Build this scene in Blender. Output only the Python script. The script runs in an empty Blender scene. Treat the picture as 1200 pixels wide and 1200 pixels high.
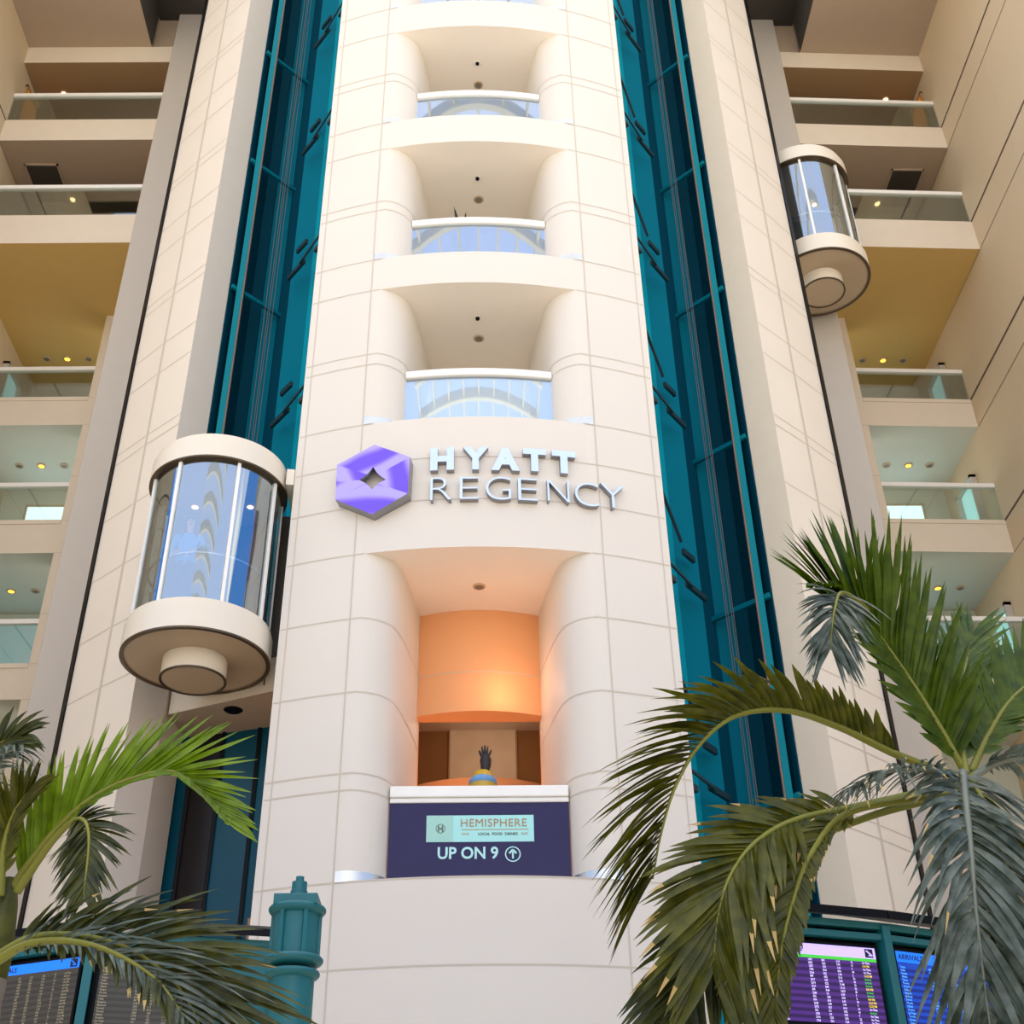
import bpy, bmesh, math, random
from mathutils import Vector, Matrix
C = bpy.context.collection
SC = bpy.context.scene
rnd = random.Random(7)
sin, cos, PI = math.sin, math.cos, math.pi
rad = math.radians

# ------------------------------------------------------------------ camera
FPX = 1450.0
TH = math.atan(FPX / 2160.4)
RHO = rad(1.114)
AZ = rad(1.84)
F_ = Vector((sin(AZ)*cos(TH), cos(AZ)*cos(TH), sin(TH)))
r0 = Vector((cos(AZ), -sin(AZ), 0))
u0 = Vector((-sin(AZ)*sin(TH), -cos(AZ)*sin(TH), cos(TH)))
R_ = r0*cos(RHO) - u0*sin(RHO)
U_ = r0*sin(RHO) + u0*cos(RHO)
GROUND = -1.6                      # the floor lies 1.6 m below the camera

def ray(px, py):
    return F_ + R_*((px-600)/FPX) + U_*((600-py)/FPX)
def at(px, py, Y):                 # the point at depth Y behind a place in the photograph
    d = ray(px, py)
    return d*(Y/d.y)

cam = bpy.data.cameras.new('camera')
cam.sensor_width = 36; cam.lens = 36*FPX/1200; cam.clip_end = 500
co = bpy.data.objects.new('camera', cam); C.objects.link(co)
co.matrix_world = Matrix((( R_.x, U_.x, -F_.x, 0), (R_.y, U_.y, -F_.y, 0), (R_.z, U_.z, -F_.z, 0), (0, 0, 0, 1)))
SC.camera = co

# ------------------------------------------------------------------ materials
def srgb(r, g, b):
    def c(v):
        v /= 255.0
        return v/12.92 if v <= 0.04045 else ((v+0.055)/1.055)**2.4
    return (c(r), c(g), c(b), 1)

def new_mat(name):
    m = bpy.data.materials.new(name); m.use_nodes = True
    nt = m.node_tree
    return m, nt, nt.nodes, nt.links, nt.nodes['Principled BSDF']

def mat(name, col, rough=0.6, metal=0.0, var=0.06, scale=3.0, bump=0.0, bscale=60, spec=0.5, emit=None, estr=0, coat=0):
    m, nt, N, L, b = new_mat(name)
    tc = N.new('ShaderNodeTexCoord')
    no = N.new('ShaderNodeTexNoise'); no.inputs['Scale'].default_value = scale; no.inputs['Detail'].default_value = 5
    L.new(tc.outputs['Object'], no.inputs['Vector'])
    mx = N.new('ShaderNodeMixRGB')
    mx.inputs[1].default_value = tuple(min(1, c*(1-var)) for c in col[:3]) + (1,)
    mx.inputs[2].default_value = tuple(min(1, c*(1+var)) for c in col[:3]) + (1,)
    L.new(no.outputs['Fac'], mx.inputs[0]); L.new(mx.outputs[0], b.inputs['Base Color'])
    b.inputs['Roughness'].default_value = rough; b.inputs['Metallic'].default_value = metal
    b.inputs['Specular IOR Level'].default_value = spec
    if coat: b.inputs['Coat Weight'].default_value = coat
    if bump:
        n2 = N.new('ShaderNodeTexNoise'); n2.inputs['Scale'].default_value = bscale
        L.new(tc.outputs['Object'], n2.inputs['Vector'])
        bp = N.new('ShaderNodeBump'); bp.inputs['Strength'].default_value = bump; bp.inputs['Distance'].default_value = 0.01
        L.new(n2.outputs['Fac'], bp.inputs['Height']); L.new(bp.outputs[0], b.inputs['Normal'])
    if emit:
        b.inputs['Emission Color'].default_value = emit; b.inputs['Emission Strength'].default_value = estr
    return m

def glass_mat(name, tint, gloss=(1, 1, 1, 1), lo=0.06, hi=0.7, rough=0.02, ior=1.5):
    m = bpy.data.materials.new(name); m.use_nodes = True
    nt = m.node_tree; N, L = nt.nodes, nt.links
    N.remove(N['Principled BSDF'])
    out = N['Material Output']
    tr = N.new('ShaderNodeBsdfTransparent'); tr.inputs[0].default_value = tint
    gl = N.new('ShaderNodeBsdfGlossy'); gl.inputs[0].default_value = gloss; gl.inputs['Roughness'].default_value = rough
    fr = N.new('ShaderNodeFresnel'); fr.inputs[0].default_value = ior
    mr = N.new('ShaderNodeMapRange'); mr.inputs['From Min'].default_value = 0.0; mr.inputs['From Max'].default_value = 1.0
    mr.inputs['To Min'].default_value = lo; mr.inputs['To Max'].default_value = hi
    mi = N.new('ShaderNodeMixShader')
    L.new(fr.outputs[0], mr.inputs[0]); L.new(mr.outputs[0], mi.inputs[0])
    L.new(tr.outputs[0], mi.inputs[1]); L.new(gl.outputs[0], mi.inputs[2]); L.new(mi.outputs[0], out.inputs[0])
    return m

def leaf_mat(name, c1, c2, rough=0.45):
    m, nt, N, L, b = new_mat(name)
    tc = N.new('ShaderNodeTexCoord')
    no = N.new('ShaderNodeTexNoise'); no.inputs['Scale'].default_value = 9; no.inputs['Detail'].default_value = 3
    L.new(tc.outputs['Object'], no.inputs['Vector'])
    cr = N.new('ShaderNodeValToRGB'); cr.color_ramp.elements[0].position = .35; cr.color_ramp.elements[1].position = .65
    cr.color_ramp.elements[0].color = c1; cr.color_ramp.elements[1].color = c2
    L.new(no.outputs['Fac'], cr.inputs[0]); L.new(cr.outputs[0], b.inputs['Base Color'])
    b.inputs['Roughness'].default_value = rough
    tl = N.new('ShaderNodeBsdfTranslucent'); L.new(cr.outputs[0], tl.inputs[0])
    mi = N.new('ShaderNodeMixShader'); mi.inputs[0].default_value = .35
    L.new(b.outputs[0], mi.inputs[1]); L.new(tl.outputs[0], mi.inputs[2])
    L.new(mi.outputs[0], N['Material Output'].inputs[0])
    return m

M = {}
M['stone'] = mat('cream stone', srgb(219, 212, 201), .55, var=.025, scale=1.2, bump=.05)
M['pier'] = mat('veined pier stone', srgb(228, 219, 205), .5, var=.05, scale=.9)
M['joint'] = mat('joint sealant', srgb(200, 190, 174), .8)
M['jamb'] = mat('shaded pier reveal', srgb(200, 191, 180), .6, var=.03)
M['grey'] = mat('grey pilaster', srgb(190, 182, 172), .6, var=.03)
M['soffit'] = mat('painted soffit', srgb(246, 236, 222), .8, var=.02)
M['wing'] = mat('beige wing stone', srgb(220, 207, 187), .6, var=.04)
M['side'] = mat('tan side wall stone', srgb(210, 189, 156), .6, var=.04, scale=.7)
M['groove'] = mat('dark groove', srgb(92, 74, 60), .8)
M['olive'] = mat('warm lit soffit tone', srgb(212, 178, 108), .8, var=.04)  # warm light and shading on the soffit are put into this colour
M['brown'] = mat('brown corridor paint', srgb(160, 130, 92), .8, var=.04)
M['greygreen'] = mat('grey green ceiling paint', srgb(206, 210, 198), .8, var=.03)
M['taupe'] = mat('taupe ceiling paint', srgb(176, 156, 134), .8, var=.03)
M['slot'] = mat('charcoal recess', srgb(62, 56, 50), .8)
M['black'] = mat('black trim', srgb(8, 12, 18), .5, spec=.15)
M['teal'] = mat('lit teal panel', srgb(0, 132, 152), .7, spec=.05, var=.08, scale=.8)  # one teal in three tones; shade inside the shaft put into the colour
M['tealmid'] = mat('half shaded teal panel', srgb(0, 102, 124), .7, spec=.05, var=.08, scale=.8)
M['tealdark'] = mat('shaded teal panel', srgb(0, 62, 82), .7, spec=.05, var=.08, scale=.8)
M['tealsteel'] = mat('teal painted steel', srgb(4, 118, 132), .6, spec=.1)
M['lamp_teal'] = mat('lamp post teal paint', srgb(24, 108, 114), .45, bump=.08, bscale=120)
M['bracket'] = mat('dark bracket steel', srgb(8, 44, 56), .5)
M['rope'] = mat('greasy steel rope', srgb(96, 84, 80), .5, metal=.4)
M['brownline'] = mat('rusty rail edge', srgb(120, 96, 80), .5, metal=.3)
M['white'] = mat('white metal rail', srgb(240, 238, 232), .35, spec=.5)
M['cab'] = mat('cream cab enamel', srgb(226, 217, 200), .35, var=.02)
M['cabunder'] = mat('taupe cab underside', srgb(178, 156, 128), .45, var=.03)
M['bronze'] = mat('bronze edge', srgb(92, 76, 56), .35, metal=.6)
M['wood'] = mat('amber cab wall', srgb(150, 104, 52), .4, var=.12, scale=6)
M['cabwall'] = mat('warm grey cab wall', srgb(84, 74, 64), .35, var=.1, scale=4)
M['chrome'] = mat('brushed chrome', srgb(208, 218, 230), .22, metal=.9, var=.03)
M['letterface'] = mat('sky tinted steel', srgb(206, 222, 244), .3, metal=.45, var=.03)  # blue of the reflected sky put into the face colour
M['letterside'] = mat('grey steel return', srgb(150, 150, 156), .35, metal=.7)
M['steel'] = mat('stainless base plate', srgb(216, 214, 206), .25, metal=.85, var=.08, scale=8)
M['glass'] = glass_mat('railing glass', (.80, .87, .84, 1), lo=.10, hi=.85)
M['railglass'] = glass_mat('mirror railing glass', (.70, .80, .84, 1), gloss=(.85, .92, 1, 1), lo=.40, hi=.95)
M['cabglass'] = glass_mat('cab glass', (.86, .92, .93, 1), gloss=(.8, .92, 1, 1), lo=.36, hi=.95)
M['orange'] = mat('lamp warmed wall tone', srgb(236, 172, 118), .7, var=.03)  # cream wall with the lamps' orange light put into its colour
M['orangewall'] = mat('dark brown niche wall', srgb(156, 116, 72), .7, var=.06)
M['navy'] = mat('navy printed panel', srgb(40, 34, 78), .25, var=.1, scale=2, spec=.25)
M['mint'] = mat('pale mint print', srgb(164, 226, 222), .4, var=.01)
M['mintdark'] = mat('grey mint print', srgb(158, 208, 196), .4, var=.01)
M['gold'] = mat('ochre lettering', srgb(168, 128, 84), .5)
M['olivetext'] = mat('olive lettering', srgb(92, 104, 92), .5)
M['minttext'] = mat('mint lettering', srgb(178, 228, 228), .4)
def emis(name, col, s):
    m = mat(name, col, .5, var=.0, emit=col, estr=s); return m
M['lampglow'] = emis('lit amber lens', srgb(255, 190, 60), 2.2)
M['lampwhite'] = emis('lit warm lens', srgb(255, 214, 150), 6)
M['lampoff'] = mat('unlit lens', srgb(120, 112, 98), .4)
M['window'] = emis('daylit window pane', srgb(225, 246, 255), 1.3)
M['windowcyan'] = emis('daylit side pane', srgb(165, 226, 228), .8)
M['windowblue'] = emis('dim blue window pane', srgb(140, 176, 188), .38)
M['floor'] = mat('terrazzo floor', srgb(232, 222, 206), .4, var=.05, scale=30)

# ------------------------------------------------------------------ mesh builder
class MB:
    def __init__(s): s.v = []; s.f = []; s.m = []; s.slots = []
    def slot(s, key):
        if key not in s.slots: s.slots.append(key)
        return s.slots.index(key)
    def add(s, vs, fs, key):
        o = len(s.v); k = s.slot(key)
        s.v += [Vector(v) for v in vs]
        for f in fs: s.f.append(tuple(o+i for i in f)); s.m.append(k)
    def prism(s, plan, z0, z1, key, top=None, bot=None):
        n = len(plan)
        a = sum(plan[i][0]*plan[(i+1) % n][1]-plan[(i+1) % n][0]*plan[i][1] for i in range(n))
        if a < 0: plan = plan[::-1]
        vs = [(p[0], p[1], z0) for p in plan]+[(p[0], p[1], z1) for p in plan]
        s.add(vs, [(i, (i+1) % n, n+(i+1) % n, n+i) for i in range(n)], key)
        s.add(vs, [tuple(range(n))[::-1]], bot or key); s.add(vs, [tuple(range(n, 2*n))], top or key)
    def box(s, x0, x1, y0, y1, z0, z1, key, top=None, bot=None):
        x0, x1 = min(x0, x1), max(x0, x1)
        s.prism([(x0, y0), (x1, y0), (x1, y1), (x0, y1)], z0, z1, key, top, bot)
    def bar(s, a, b, w, h, key, up=(0, 0, 1)):
        a, b = Vector(a), Vector(b); t = (b-a).normalized(); up = Vector(up)
        if abs(t.dot(up)) > .98: up = Vector((0, 1, 0))
        x = t.cross(up).normalized(); y = x.cross(t)
        vs = [p+x*(w/2*i)+y*(h/2*j) for p in (a, b) for i, j in ((-1, -1), (1, -1), (1, 1), (-1, 1))]
        s.add(vs, [(3, 2, 1, 0), (4, 5, 6, 7), (0, 1, 5, 4), (1, 2, 6, 5), (2, 3, 7, 6), (3, 0, 4, 7)], key)
    def tube(s, pts, r, key, n=10, caps=True):
        pts = [Vector(p) for p in pts]; m = len(pts)
        rs = r if isinstance(r, (list, tuple)) else [r]*m
        vs = []; px = None
        for i, p in enumerate(pts):
            t = (pts[min(i+1, m-1)]-pts[max(i-1, 0)]).normalized()
            if px is None:
                up = Vector((0, 0, 1)) if abs(t.z) < .9 else Vector((0, 1, 0))
                px = t.cross(up).normalized()
            px = (px-t*px.dot(t)).normalized(); py = t.cross(px)
            for k in range(n):
                a = 2*PI*k/n
                vs.append(p+(px*cos(a)+py*sin(a))*rs[i])
        fs = [(i*n+k, i*n+(k+1) % n, (i+1)*n+(k+1) % n, (i+1)*n+k) for i in range(m-1) for k in range(n)]
        if caps: fs += [tuple(range(n))[::-1], tuple(range((m-1)*n, m*n))]
        s.add(vs, fs, key)
    def lathe(s, prof, c, key, n=48, a0=0, a1=2*PI, keys=None):
        full = abs(a1-a0-2*PI) < 1e-6
        k = n if full else n+1; c = Vector(c)
        vs = [(c.x+r*cos(a0+(a1-a0)*j/n), c.y+r*sin(a0+(a1-a0)*j/n), c.z+z) for r, z in prof for j in range(k)]
        for i in range(len(prof)-1):
            fs = []
            for j in range(n):
                j2 = (j+1) % k
                fs.append((i*k+j, i*k+j2, (i+1)*k+j2, (i+1)*k+j))
            s.add(vs[:], fs, keys[i] if keys else key)
    def ribbon(s, pts, z0, z1, key):
        n = len(pts)
        vs = [(p[0], p[1], z0) for p in pts]+[(p[0], p[1], z1) for p in pts]
        s.add(vs, [(i, i+1, n+i+1, n+i) for i in range(n-1)], key)
    def build(s, name, parent=None, smooth=None, weld=True, bevel=0):
        me = bpy.data.meshes.new(name)
        off = Vector((0, 0, 0))
        p = parent
        while p is not None: off += p.location; p = p.parent
        me.from_pydata([v-off for v in s.v], [], s.f)
        for k in s.slots: me.materials.append(M[k] if isinstance(k, str) else k)
        me.polygons.foreach_set('material_index', s.m)
        if weld:
            bm = bmesh.new(); bm.from_mesh(me)
            bmesh.ops.remove_doubles(bm, verts=bm.verts, dist=1e-5)
            bmesh.ops.recalc_face_normals(bm, faces=bm.faces)
            bm.to_mesh(me); bm.free()
        if smooth is not None:
            me.polygons.foreach_set('use_smooth', [True]*len(me.polygons))
            me.set_sharp_from_angle(angle=rad(smooth))
        o = bpy.data.objects.new(name, me); C.objects.link(o)
        if parent is not None: o.parent = parent
        if bevel:
            bv = o.modifiers.new('bevel', 'BEVEL'); bv.width = bevel; bv.segments = 2; bv.limit_method = 'ANGLE'
        return o

def tag(o, label, cat, group=None, kind=None):
    o['label'] = label; o['category'] = cat
    if group: o['group'] = group
    if kind: o['kind'] = kind
    return o
def thing(name, label, cat, loc, group=None):
    o = bpy.data.objects.new(name, None); C.objects.link(o); o.location = loc
    o.empty_display_size = .2
    return tag(o, label, cat, group)
def struct(mb, name, smooth=None, bevel=0):
    o = mb.build(name, None, smooth, bevel=bevel); o['kind'] = 'structure'; return o
def copy_tree(o, parent=None):
    c = o.copy(); C.objects.link(c)
    if parent is not None: c.parent = parent
    for ch in list(o.children): copy_tree(ch, c)
    return c
def text_mesh(txt, size, extrude, weight=0.0, sx=1.0, spacing=1.0, align='LEFT', res=3, bevel=0):
    cu = bpy.data.curves.new('lettering', 'FONT'); cu.body = txt; cu.size = size
    cu.extrude = extrude; cu.offset = weight; cu.space_character = spacing; cu.align_x = align; cu.resolution_u = res
    cu.bevel_depth = bevel
    o = bpy.data.objects.new('lettering', cu); C.objects.link(o)
    bpy.context.view_layer.update()
    me = bpy.data.meshes.new_from_object(o.evaluated_get(bpy.context.evaluated_depsgraph_get()))
    bpy.data.objects.remove(o); bpy.data.curves.remove(cu)
    for v in me.vertices: v.co.x *= sx
    return me
def add_text(mb, me, frame, key, side=None):
    """frame maps (x, y, z) of the lettering into the world"""
    vs = [frame(v.co) for v in me.vertices]
    front = [tuple(p.vertices) for p in me.polygons if abs(p.normal.z) > .5]
    rest = [tuple(p.vertices) for p in me.polygons if abs(p.normal.z) <= .5]
    mb.add(vs, front, key)
    if rest: mb.add(vs, rest, side or key)

# ------------------------------------------------------------------ the core tower
CY, RT = 23.5, 7.85
def arc(a0, a1, n, r=RT):          # angles in degrees from the tower's axis, left negative
    return [(r*sin(rad(a0+(a1-a0)*i/n)), CY-r*cos(rad(a0+(a1-a0)*i/n))) for i in range(n+1)]
ANG = lambda x, r=RT: math.degrees(math.asin(x/r))
TOPZ = 34.0
TOP = [12.36, 16.08, 19.80, 23.50, 27.2]
BOT = [9.889, 15.33, 19.03, 22.63, 26.35]
BASE = 4.93
JAMB = [(1.72, 15.841), (1.60, 15.865), (1.48, 15.92), (1.37, 16.0), (1.28, 16.11), (1.22, 16.25), (1.165, 16.45), (1.12, 16.7), (1.06, 17.05), (.985, 17.6), (.95, 18.0)]
def mir(pts, s): return [(s*x, y) for x, y in pts]

for s in (-1, 1):
    mb = MB()
    plan = [(p[0], p[1]) for p in arc(ANG(2.95), ANG(1.72), 8)][:-1] + JAMB + [(1.3, 18.6), (2.45, 17.4)]
    plan = mir(plan, s)
    mb.prism(plan, BASE, TOPZ, 'stone')
    struct(mb, 'wall_front_left' if s < 0 else 'wall_front_right', smooth=35)
fa = arc(-ANG(1.72), ANG(1.72), 16)
for i, (t, b) in enumerate(zip(TOP, BOT)):
    mb = MB(); mb.prism(fa + [(1.0, 17.7), (1.0, 18.05), (-1.0, 18.05), (-1.0, 17.7)], b, t, 'stone', bot='soffit')
    struct(mb, f'wall_spandrel_{i+1}', smooth=35)
mb = MB(); mb.prism(arc(-ANG(2.95), ANG(2.95), 24) + [(2.45, 17.4), (-2.45, 17.4)], GROUND, BASE, 'stone'); struct(mb, 'wall_front_base', smooth=35)
mb = MB(); mb.box(-1.4, 1.4, 18.0, 18.3, BOT[0]+1.0, TOPZ, 'soffit'); struct(mb, 'wall_corridor')   # behind the upper balconies

def offset(pts, d):
    out = []
    for i, p in enumerate(pts):
        a = pts[max(i-1, 0)]; b = pts[min(i+1, len(pts)-1)]
        tx, ty = b[0]-a[0], b[1]-a[1]; l = math.hypot(tx, ty)
        out.append((p[0]+ty/l*d, p[1]-tx/l*d))
    return out
jt = MB(); JW = .022
def hjoint(pts, z, d=.004, w=JW): jt.ribbon(offset(pts, d), z-w/2, z+w/2, 'joint')
SIDE_L = arc(-ANG(2.93), -ANG(1.72), 8); SIDE_R = arc(ANG(1.72), ANG(2.93), 8)
JL = [(-x, y) for x, y in JAMB]; JR = JAMB[::-1]
levels = []
for t, b in zip(TOP, BOT): levels += [t, b]
for z in levels + [11.56, 10.76]:
    hjoint(SIDE_L, z); hjoint(SIDE_R, z)
for z in (11.56, 10.76): hjoint(fa, z)
pairs = [6.41, 6.17, 7.61, 8.79] + [t+d for t in TOP for d in (1.50, 1.27)]
for z in pairs:
    hjoint(SIDE_L[:-1]+JL, z); hjoint(JR[:-1]+SIDE_R, z)
hjoint(arc(-ANG(2.93), ANG(2.93), 24), BASE); hjoint(arc(-ANG(2.93), ANG(2.93), 24), 3.845); hjoint(arc(-ANG(2.93), ANG(2.93), 24), 2.6)
def vjoint(x, z0, z1, w=JW):
    a = ANG(abs(x)); da = math.degrees(w/2/RT)
    sg = 1 if x > 0 else -1
    jt.ribbon([(sg*p[0], p[1]) for p in arc(a-da, a+da, 1, RT+.004)], z0, z1, 'joint')
for x in (-1.88, 1.88, -2.83, 2.83):
    vjoint(x, GROUND if abs(x) > 2 else 3.0, TOPZ, JW if abs(x) < 2 else .018)
o = jt.build('trim_1', weld=False); o['kind'] = 'structure'

# stainless plates round the feet of the reveals
for k, z in enumerate([BASE] + TOP[:4]):
    for s in (-1, 1):
        b = MB()
        pts = arc(ANG(1.86), ANG(1.72), 2)[:-1] + JAMB[:8]
        pts = [(s*x, y) for x, y in pts]
        outp = offset(pts, -.012*s if s > 0 else .012)
        pts2 = [(p[0]-(.0), p[1]) for p in outp]
        h = .15
        b.prism(pts2 + pts[::-1], z+.002, z+h, 'steel')
        o = b.build(f'trim_{6+2*k+(s > 0)}', None, smooth=35); o['kind'] = 'structure'

# ------------------------------------------------------------------ balcony railings on the tower
def tower_railing(zb, label, zt):
    t = thing('balcony_railing', label, 'railing', (0, 16.1, zb), 'curved glass railings on the tower')
    r = CY-16.12; a = ANG(1.235, r)
    pts = arc(-a, a, 16, r)
    g = MB()
    g.prism(arc(-a, a, 16, r+.008) + arc(-a, a, 16, r-.008)[::-1], zb, zt-.1, 'railglass')
    g.build('glass_panel', t, smooth=30)
    h = MB()
    h.prism(arc(-a, a, 16, r+.07) + arc(-a, a, 16, r-.07)[::-1], zt-.15, zt, 'white')
    h.build('handrail', t, smooth=30, bevel=.02)
    ft = MB()
    ft.prism(arc(-a, a, 16, r+.03) + arc(-a, a, 16, r-.03)[::-1], zb, zb+.05, 'steel')
    ft.build('base_channel', t, smooth=30)
    return t
tower_railing(TOP[0], 'curved white railed glass balcony front just above the chrome name sign', 13.73)
tower_railing(TOP[1], 'curved white railed glass balcony front on second balcony above the name sign', 17.40)
tower_railing(TOP[2], 'curved white railed glass balcony front on third balcony above the name sign', 21.09)
tower_railing(TOP[3], 'curved glass balcony front cut off by the top of the frame', 24.78)

# base parapet: rail + printed navy panel
t = thing('parapet_panel', 'navy printed parapet panel with pale mint sign under a white rail', 'sign panel', (0, 16.25, BASE))
YB = 16.20
b = MB(); b.box(-1.215, 1.215, YB, YB+.04, BASE, 6.12, 'navy'); b.build('panel', t)
b = MB(); b.box(-1.22, 1.22, YB-.05, YB+.13, 6.18, 6.34, 'white'); b.box(-1.22, 1.22, YB-.02, YB+.08, 6.11, 6.18, 'white'); b.build('handrail', t, bevel=.015)
def pf(dy):                                            # lettering frame on the parapet panel
    def fr(x0, z0):
        return lambda v: Vector((x0+v.x, YB-dy-v.z, z0+v.y))
    return fr
p0 = at(500, 956, YB); p1 = at(626, 986, YB)
b = MB(); b.box(p0.x, p1.x, YB-.004, YB, p1.z, p0.z, 'mint'); pl = b.build('sign_plate', t); pl['label'] = 'pale mint sign plate'
b = MB(); b.box(p0.x, p0.x+.36, YB-.006, YB-.004, p1.z, p0.z, 'mintdark'); b.build('emblem_field', t)
b = MB()
cx, cz = p0.x+.19, (p0.z+p1.z)/2
ring = [(cos(2*PI*i/24), sin(2*PI*i/24)) for i in range(24)]
b.add([(cx+.065*x, YB-.008, cz+.065*z) for x, z in ring]+[(cx+.056*x, YB-.008, cz+.056*z) for x, z in ring], [(i, (i+1) % 24, 24+(i+1) % 24, 24+i) for i in range(24)], 'olivetext')
add_text(b, text_mesh('H', .11, .002, .004, align='CENTER'), pf(.008)(cx, cz-.037), 'olivetext')
b.build('emblem', t, weld=False)
b = MB(); q = at(539, 969, YB)
add_text(b, text_mesh('HEMISPHERE', .155, .003, 0, sx=1.0, spacing=1.06), pf(.006)(q.x, q.z), 'gold'); b.build('lettering', t, weld=False)
b = MB(); q = at(541, 972.5, YB); b.box(q.x, q.x+.90, YB-.006, YB-.004, q.z-.005, q.z+.005, 'gold')
q = at(541, 979, YB)
add_text(b, text_mesh('FINE', .05, .001), pf(.005)(q.x, q.z), 'gold')
add_text(b, text_mesh('LOCAL  FOOD  DRINKS', .05, .001, .002), pf(.005)(q.x+.22, q.z), 'olivetext')
add_text(b, text_mesh('BAR', .05, .001), pf(.005)(q.x+.80, q.z), 'gold')
b.build('tagline', t, weld=False)
b = MB(); q = at(512, 1006.5, YB)
add_text(b, text_mesh('UP ON 9', .222, .003, .005, sx=.95), pf(.004)(q.x, q.z), 'minttext'); b.build('floor_lettering', t, weld=False)
b = MB(); q = at(601, 1001, YB)
b.add([(q.x+.105*x, YB-.006, q.z+.105*z) for x, z in ring]+[(q.x+.09*x, YB-.006, q.z+.09*z) for x, z in ring], [(i, (i+1) % 24, 24+(i+1) % 24, 24+i) for i in range(24)], 'minttext')
b.box(q.x-.012, q.x+.012, YB-.007, YB-.004, q.z-.06, q.z+.04, 'minttext')
for s in (-1, 1): b.bar((q.x, YB-.006, q.z+.06), (q.x+s*.048, YB-.006, q.z+.01), .006, .026, 'minttext', up=(0, 0, 1))
b.build('arrow_icon', t, weld=False)

# ------------------------------------------------------------------ warm lounge behind the lowest balcony
b = MB(); b.box(-3.2, -3.0, 18.0, 22.6, BASE, 10.2, 'orange'); b.box(-3.2, -.95, 17.95, 18.1, BASE, 10.0, 'orange'); struct(b, 'wall_lounge_left')
b = MB(); b.box(3.0, 3.2, 18.0, 22.6, BASE, 10.2, 'orange'); b.box(.95, 3.2, 17.95, 18.1, BASE, 10.0, 'orange'); struct(b, 'wall_lounge_right')
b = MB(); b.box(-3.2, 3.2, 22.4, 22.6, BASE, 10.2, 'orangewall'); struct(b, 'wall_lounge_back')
b = MB(); b.box(-3.2, 3.2, 18.05, 22.6, 9.9, 10.3, 'soffit'); struct(b, 'ceiling_lounge')
b = MB(); b.box(-3.2, 3.2, 17.4, 22.6, BASE-.3, BASE, 'wood'); struct(b, 'floor_lounge')
b = MB()
bk = [(x/10, 17.58+.22*(x/10)**2) for x in range(-10, 11)]
zl, zm = at(560, 833, 17.58).z, at(560, 818, 17.58).z
b.prism(bk+[(1.0, 18.0), (-1.0, 18.0)], zl, 9.9, 'orange')
b.prism([(x, y-.03) for x, y in bk]+[(1.0, 17.9), (-1.0, 17.9)], zl-.01, zm, 'orange')
zs = at(560, 787, 17.58).z
b.ribbon([(x, y-.003) for x, y in bk], zs-.006, zs+.006, 'joint')
for x in (-.3, .33): b.ribbon([(x-.006, 17.615), (x+.006, 17.615)], 9.55, 9.88, 'groove')
struct(b, 'trim_5', smooth=30)
b = MB(); b.prism([(1.75*sin(rad(a)), 20.75-1.75*cos(rad(a))) for a in range(-90, 91, 10)], BASE, 7.6, 'orange')
o = b.build('counter', smooth=40); tag(o, 'round apricot counter glowing behind the sculpture on lowest balcony', 'counter')
t = thing('wall_picture', 'square pale beige framed picture behind the colourful sculpture', 'picture', (.06, 22.35, 8.2))
M['paper'] = mat('faded print', srgb(240, 228, 210), .5, var=.15, scale=2.2)
M['frame'] = mat('pale picture frame', srgb(196, 170, 138), .5)
p0 = at(528, 855, 22.37); p1 = at(605, 931, 22.37)
b = MB(); b.box(p0.x, p1.x, 22.36, 22.39, p1.z, p0.z, 'paper'); b.build('print', t)
b = MB(); w = .03
for x0, x1, z0, z1 in ((p0.x-w, p0.x, p1.z-w, p0.z+w), (p1.x, p1.x+w, p1.z-w, p0.z+w), (p0.x-w, p1.x+w, p0.z, p0.z+w), (p0.x-w, p1.x+w, p1.z-w, p1.z)):
    b.box(x0, x1, 22.34, 22.4, z0, z1, 'frame')
b.build('frame', t)
# sculpture on a plinth
M['potyellow'] = mat('yellow glaze', srgb(190, 160, 40), .3, var=.2, scale=12)
M['potblue'] = mat('blue glaze', srgb(96, 150, 200), .3, var=.2, scale=12)
M['darkbronze'] = mat('dark bronze', srgb(38, 36, 38), .45, metal=.3)
M['plinth'] = mat('white plinth', srgb(220, 210, 196), .5)
q = at(566, 928, 16.85)
t = thing('sculpture', 'colourful glazed jar topped by a dark raised hand behind the white rail', 'sculpture', (q.x, 16.85, BASE))
b = MB(); b.box(q.x-.2, q.x+.2, 16.68, 17.02, BASE, q.z-.12, 'plinth'); b.build('plinth', t, bevel=.01)
b = MB(); zz = q.z-.12
b.lathe([(0, 0), (.15, 0), (.20, .06), (.21, .14), (.19, .22)], (q.x, 16.85, zz), 'potyellow', 24)
b.lathe([(.19, .22), (.205, .24), (.195, .29), (.15, .33)], (q.x, 16.85, zz), 'potblue', 24)
b.lathe([(.15, .33), (.13, .40), (.07, .44), (0, .45)], (q.x, 16.85, zz), 'potyellow', 24)
b.build('jar', t, smooth=60)
b = MB(); qx, qy = q.x, 16.85; z0 = zz+.43
b.tube([(qx+.0, qy-.06, zz+.30), (qx, qy-.08, zz+.36), (qx, qy-.05, zz+.44)], [.035, .05, .03], 'darkbronze', 8)
b.tube([(qx+.02, qy, z0-.05), (qx+.04, qy, z0+.08), (qx+.04, qy, z0+.17), (qx+.03, qy, z0+.24)], [.05, .075, .085, .06], 'darkbronze', 10)
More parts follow.
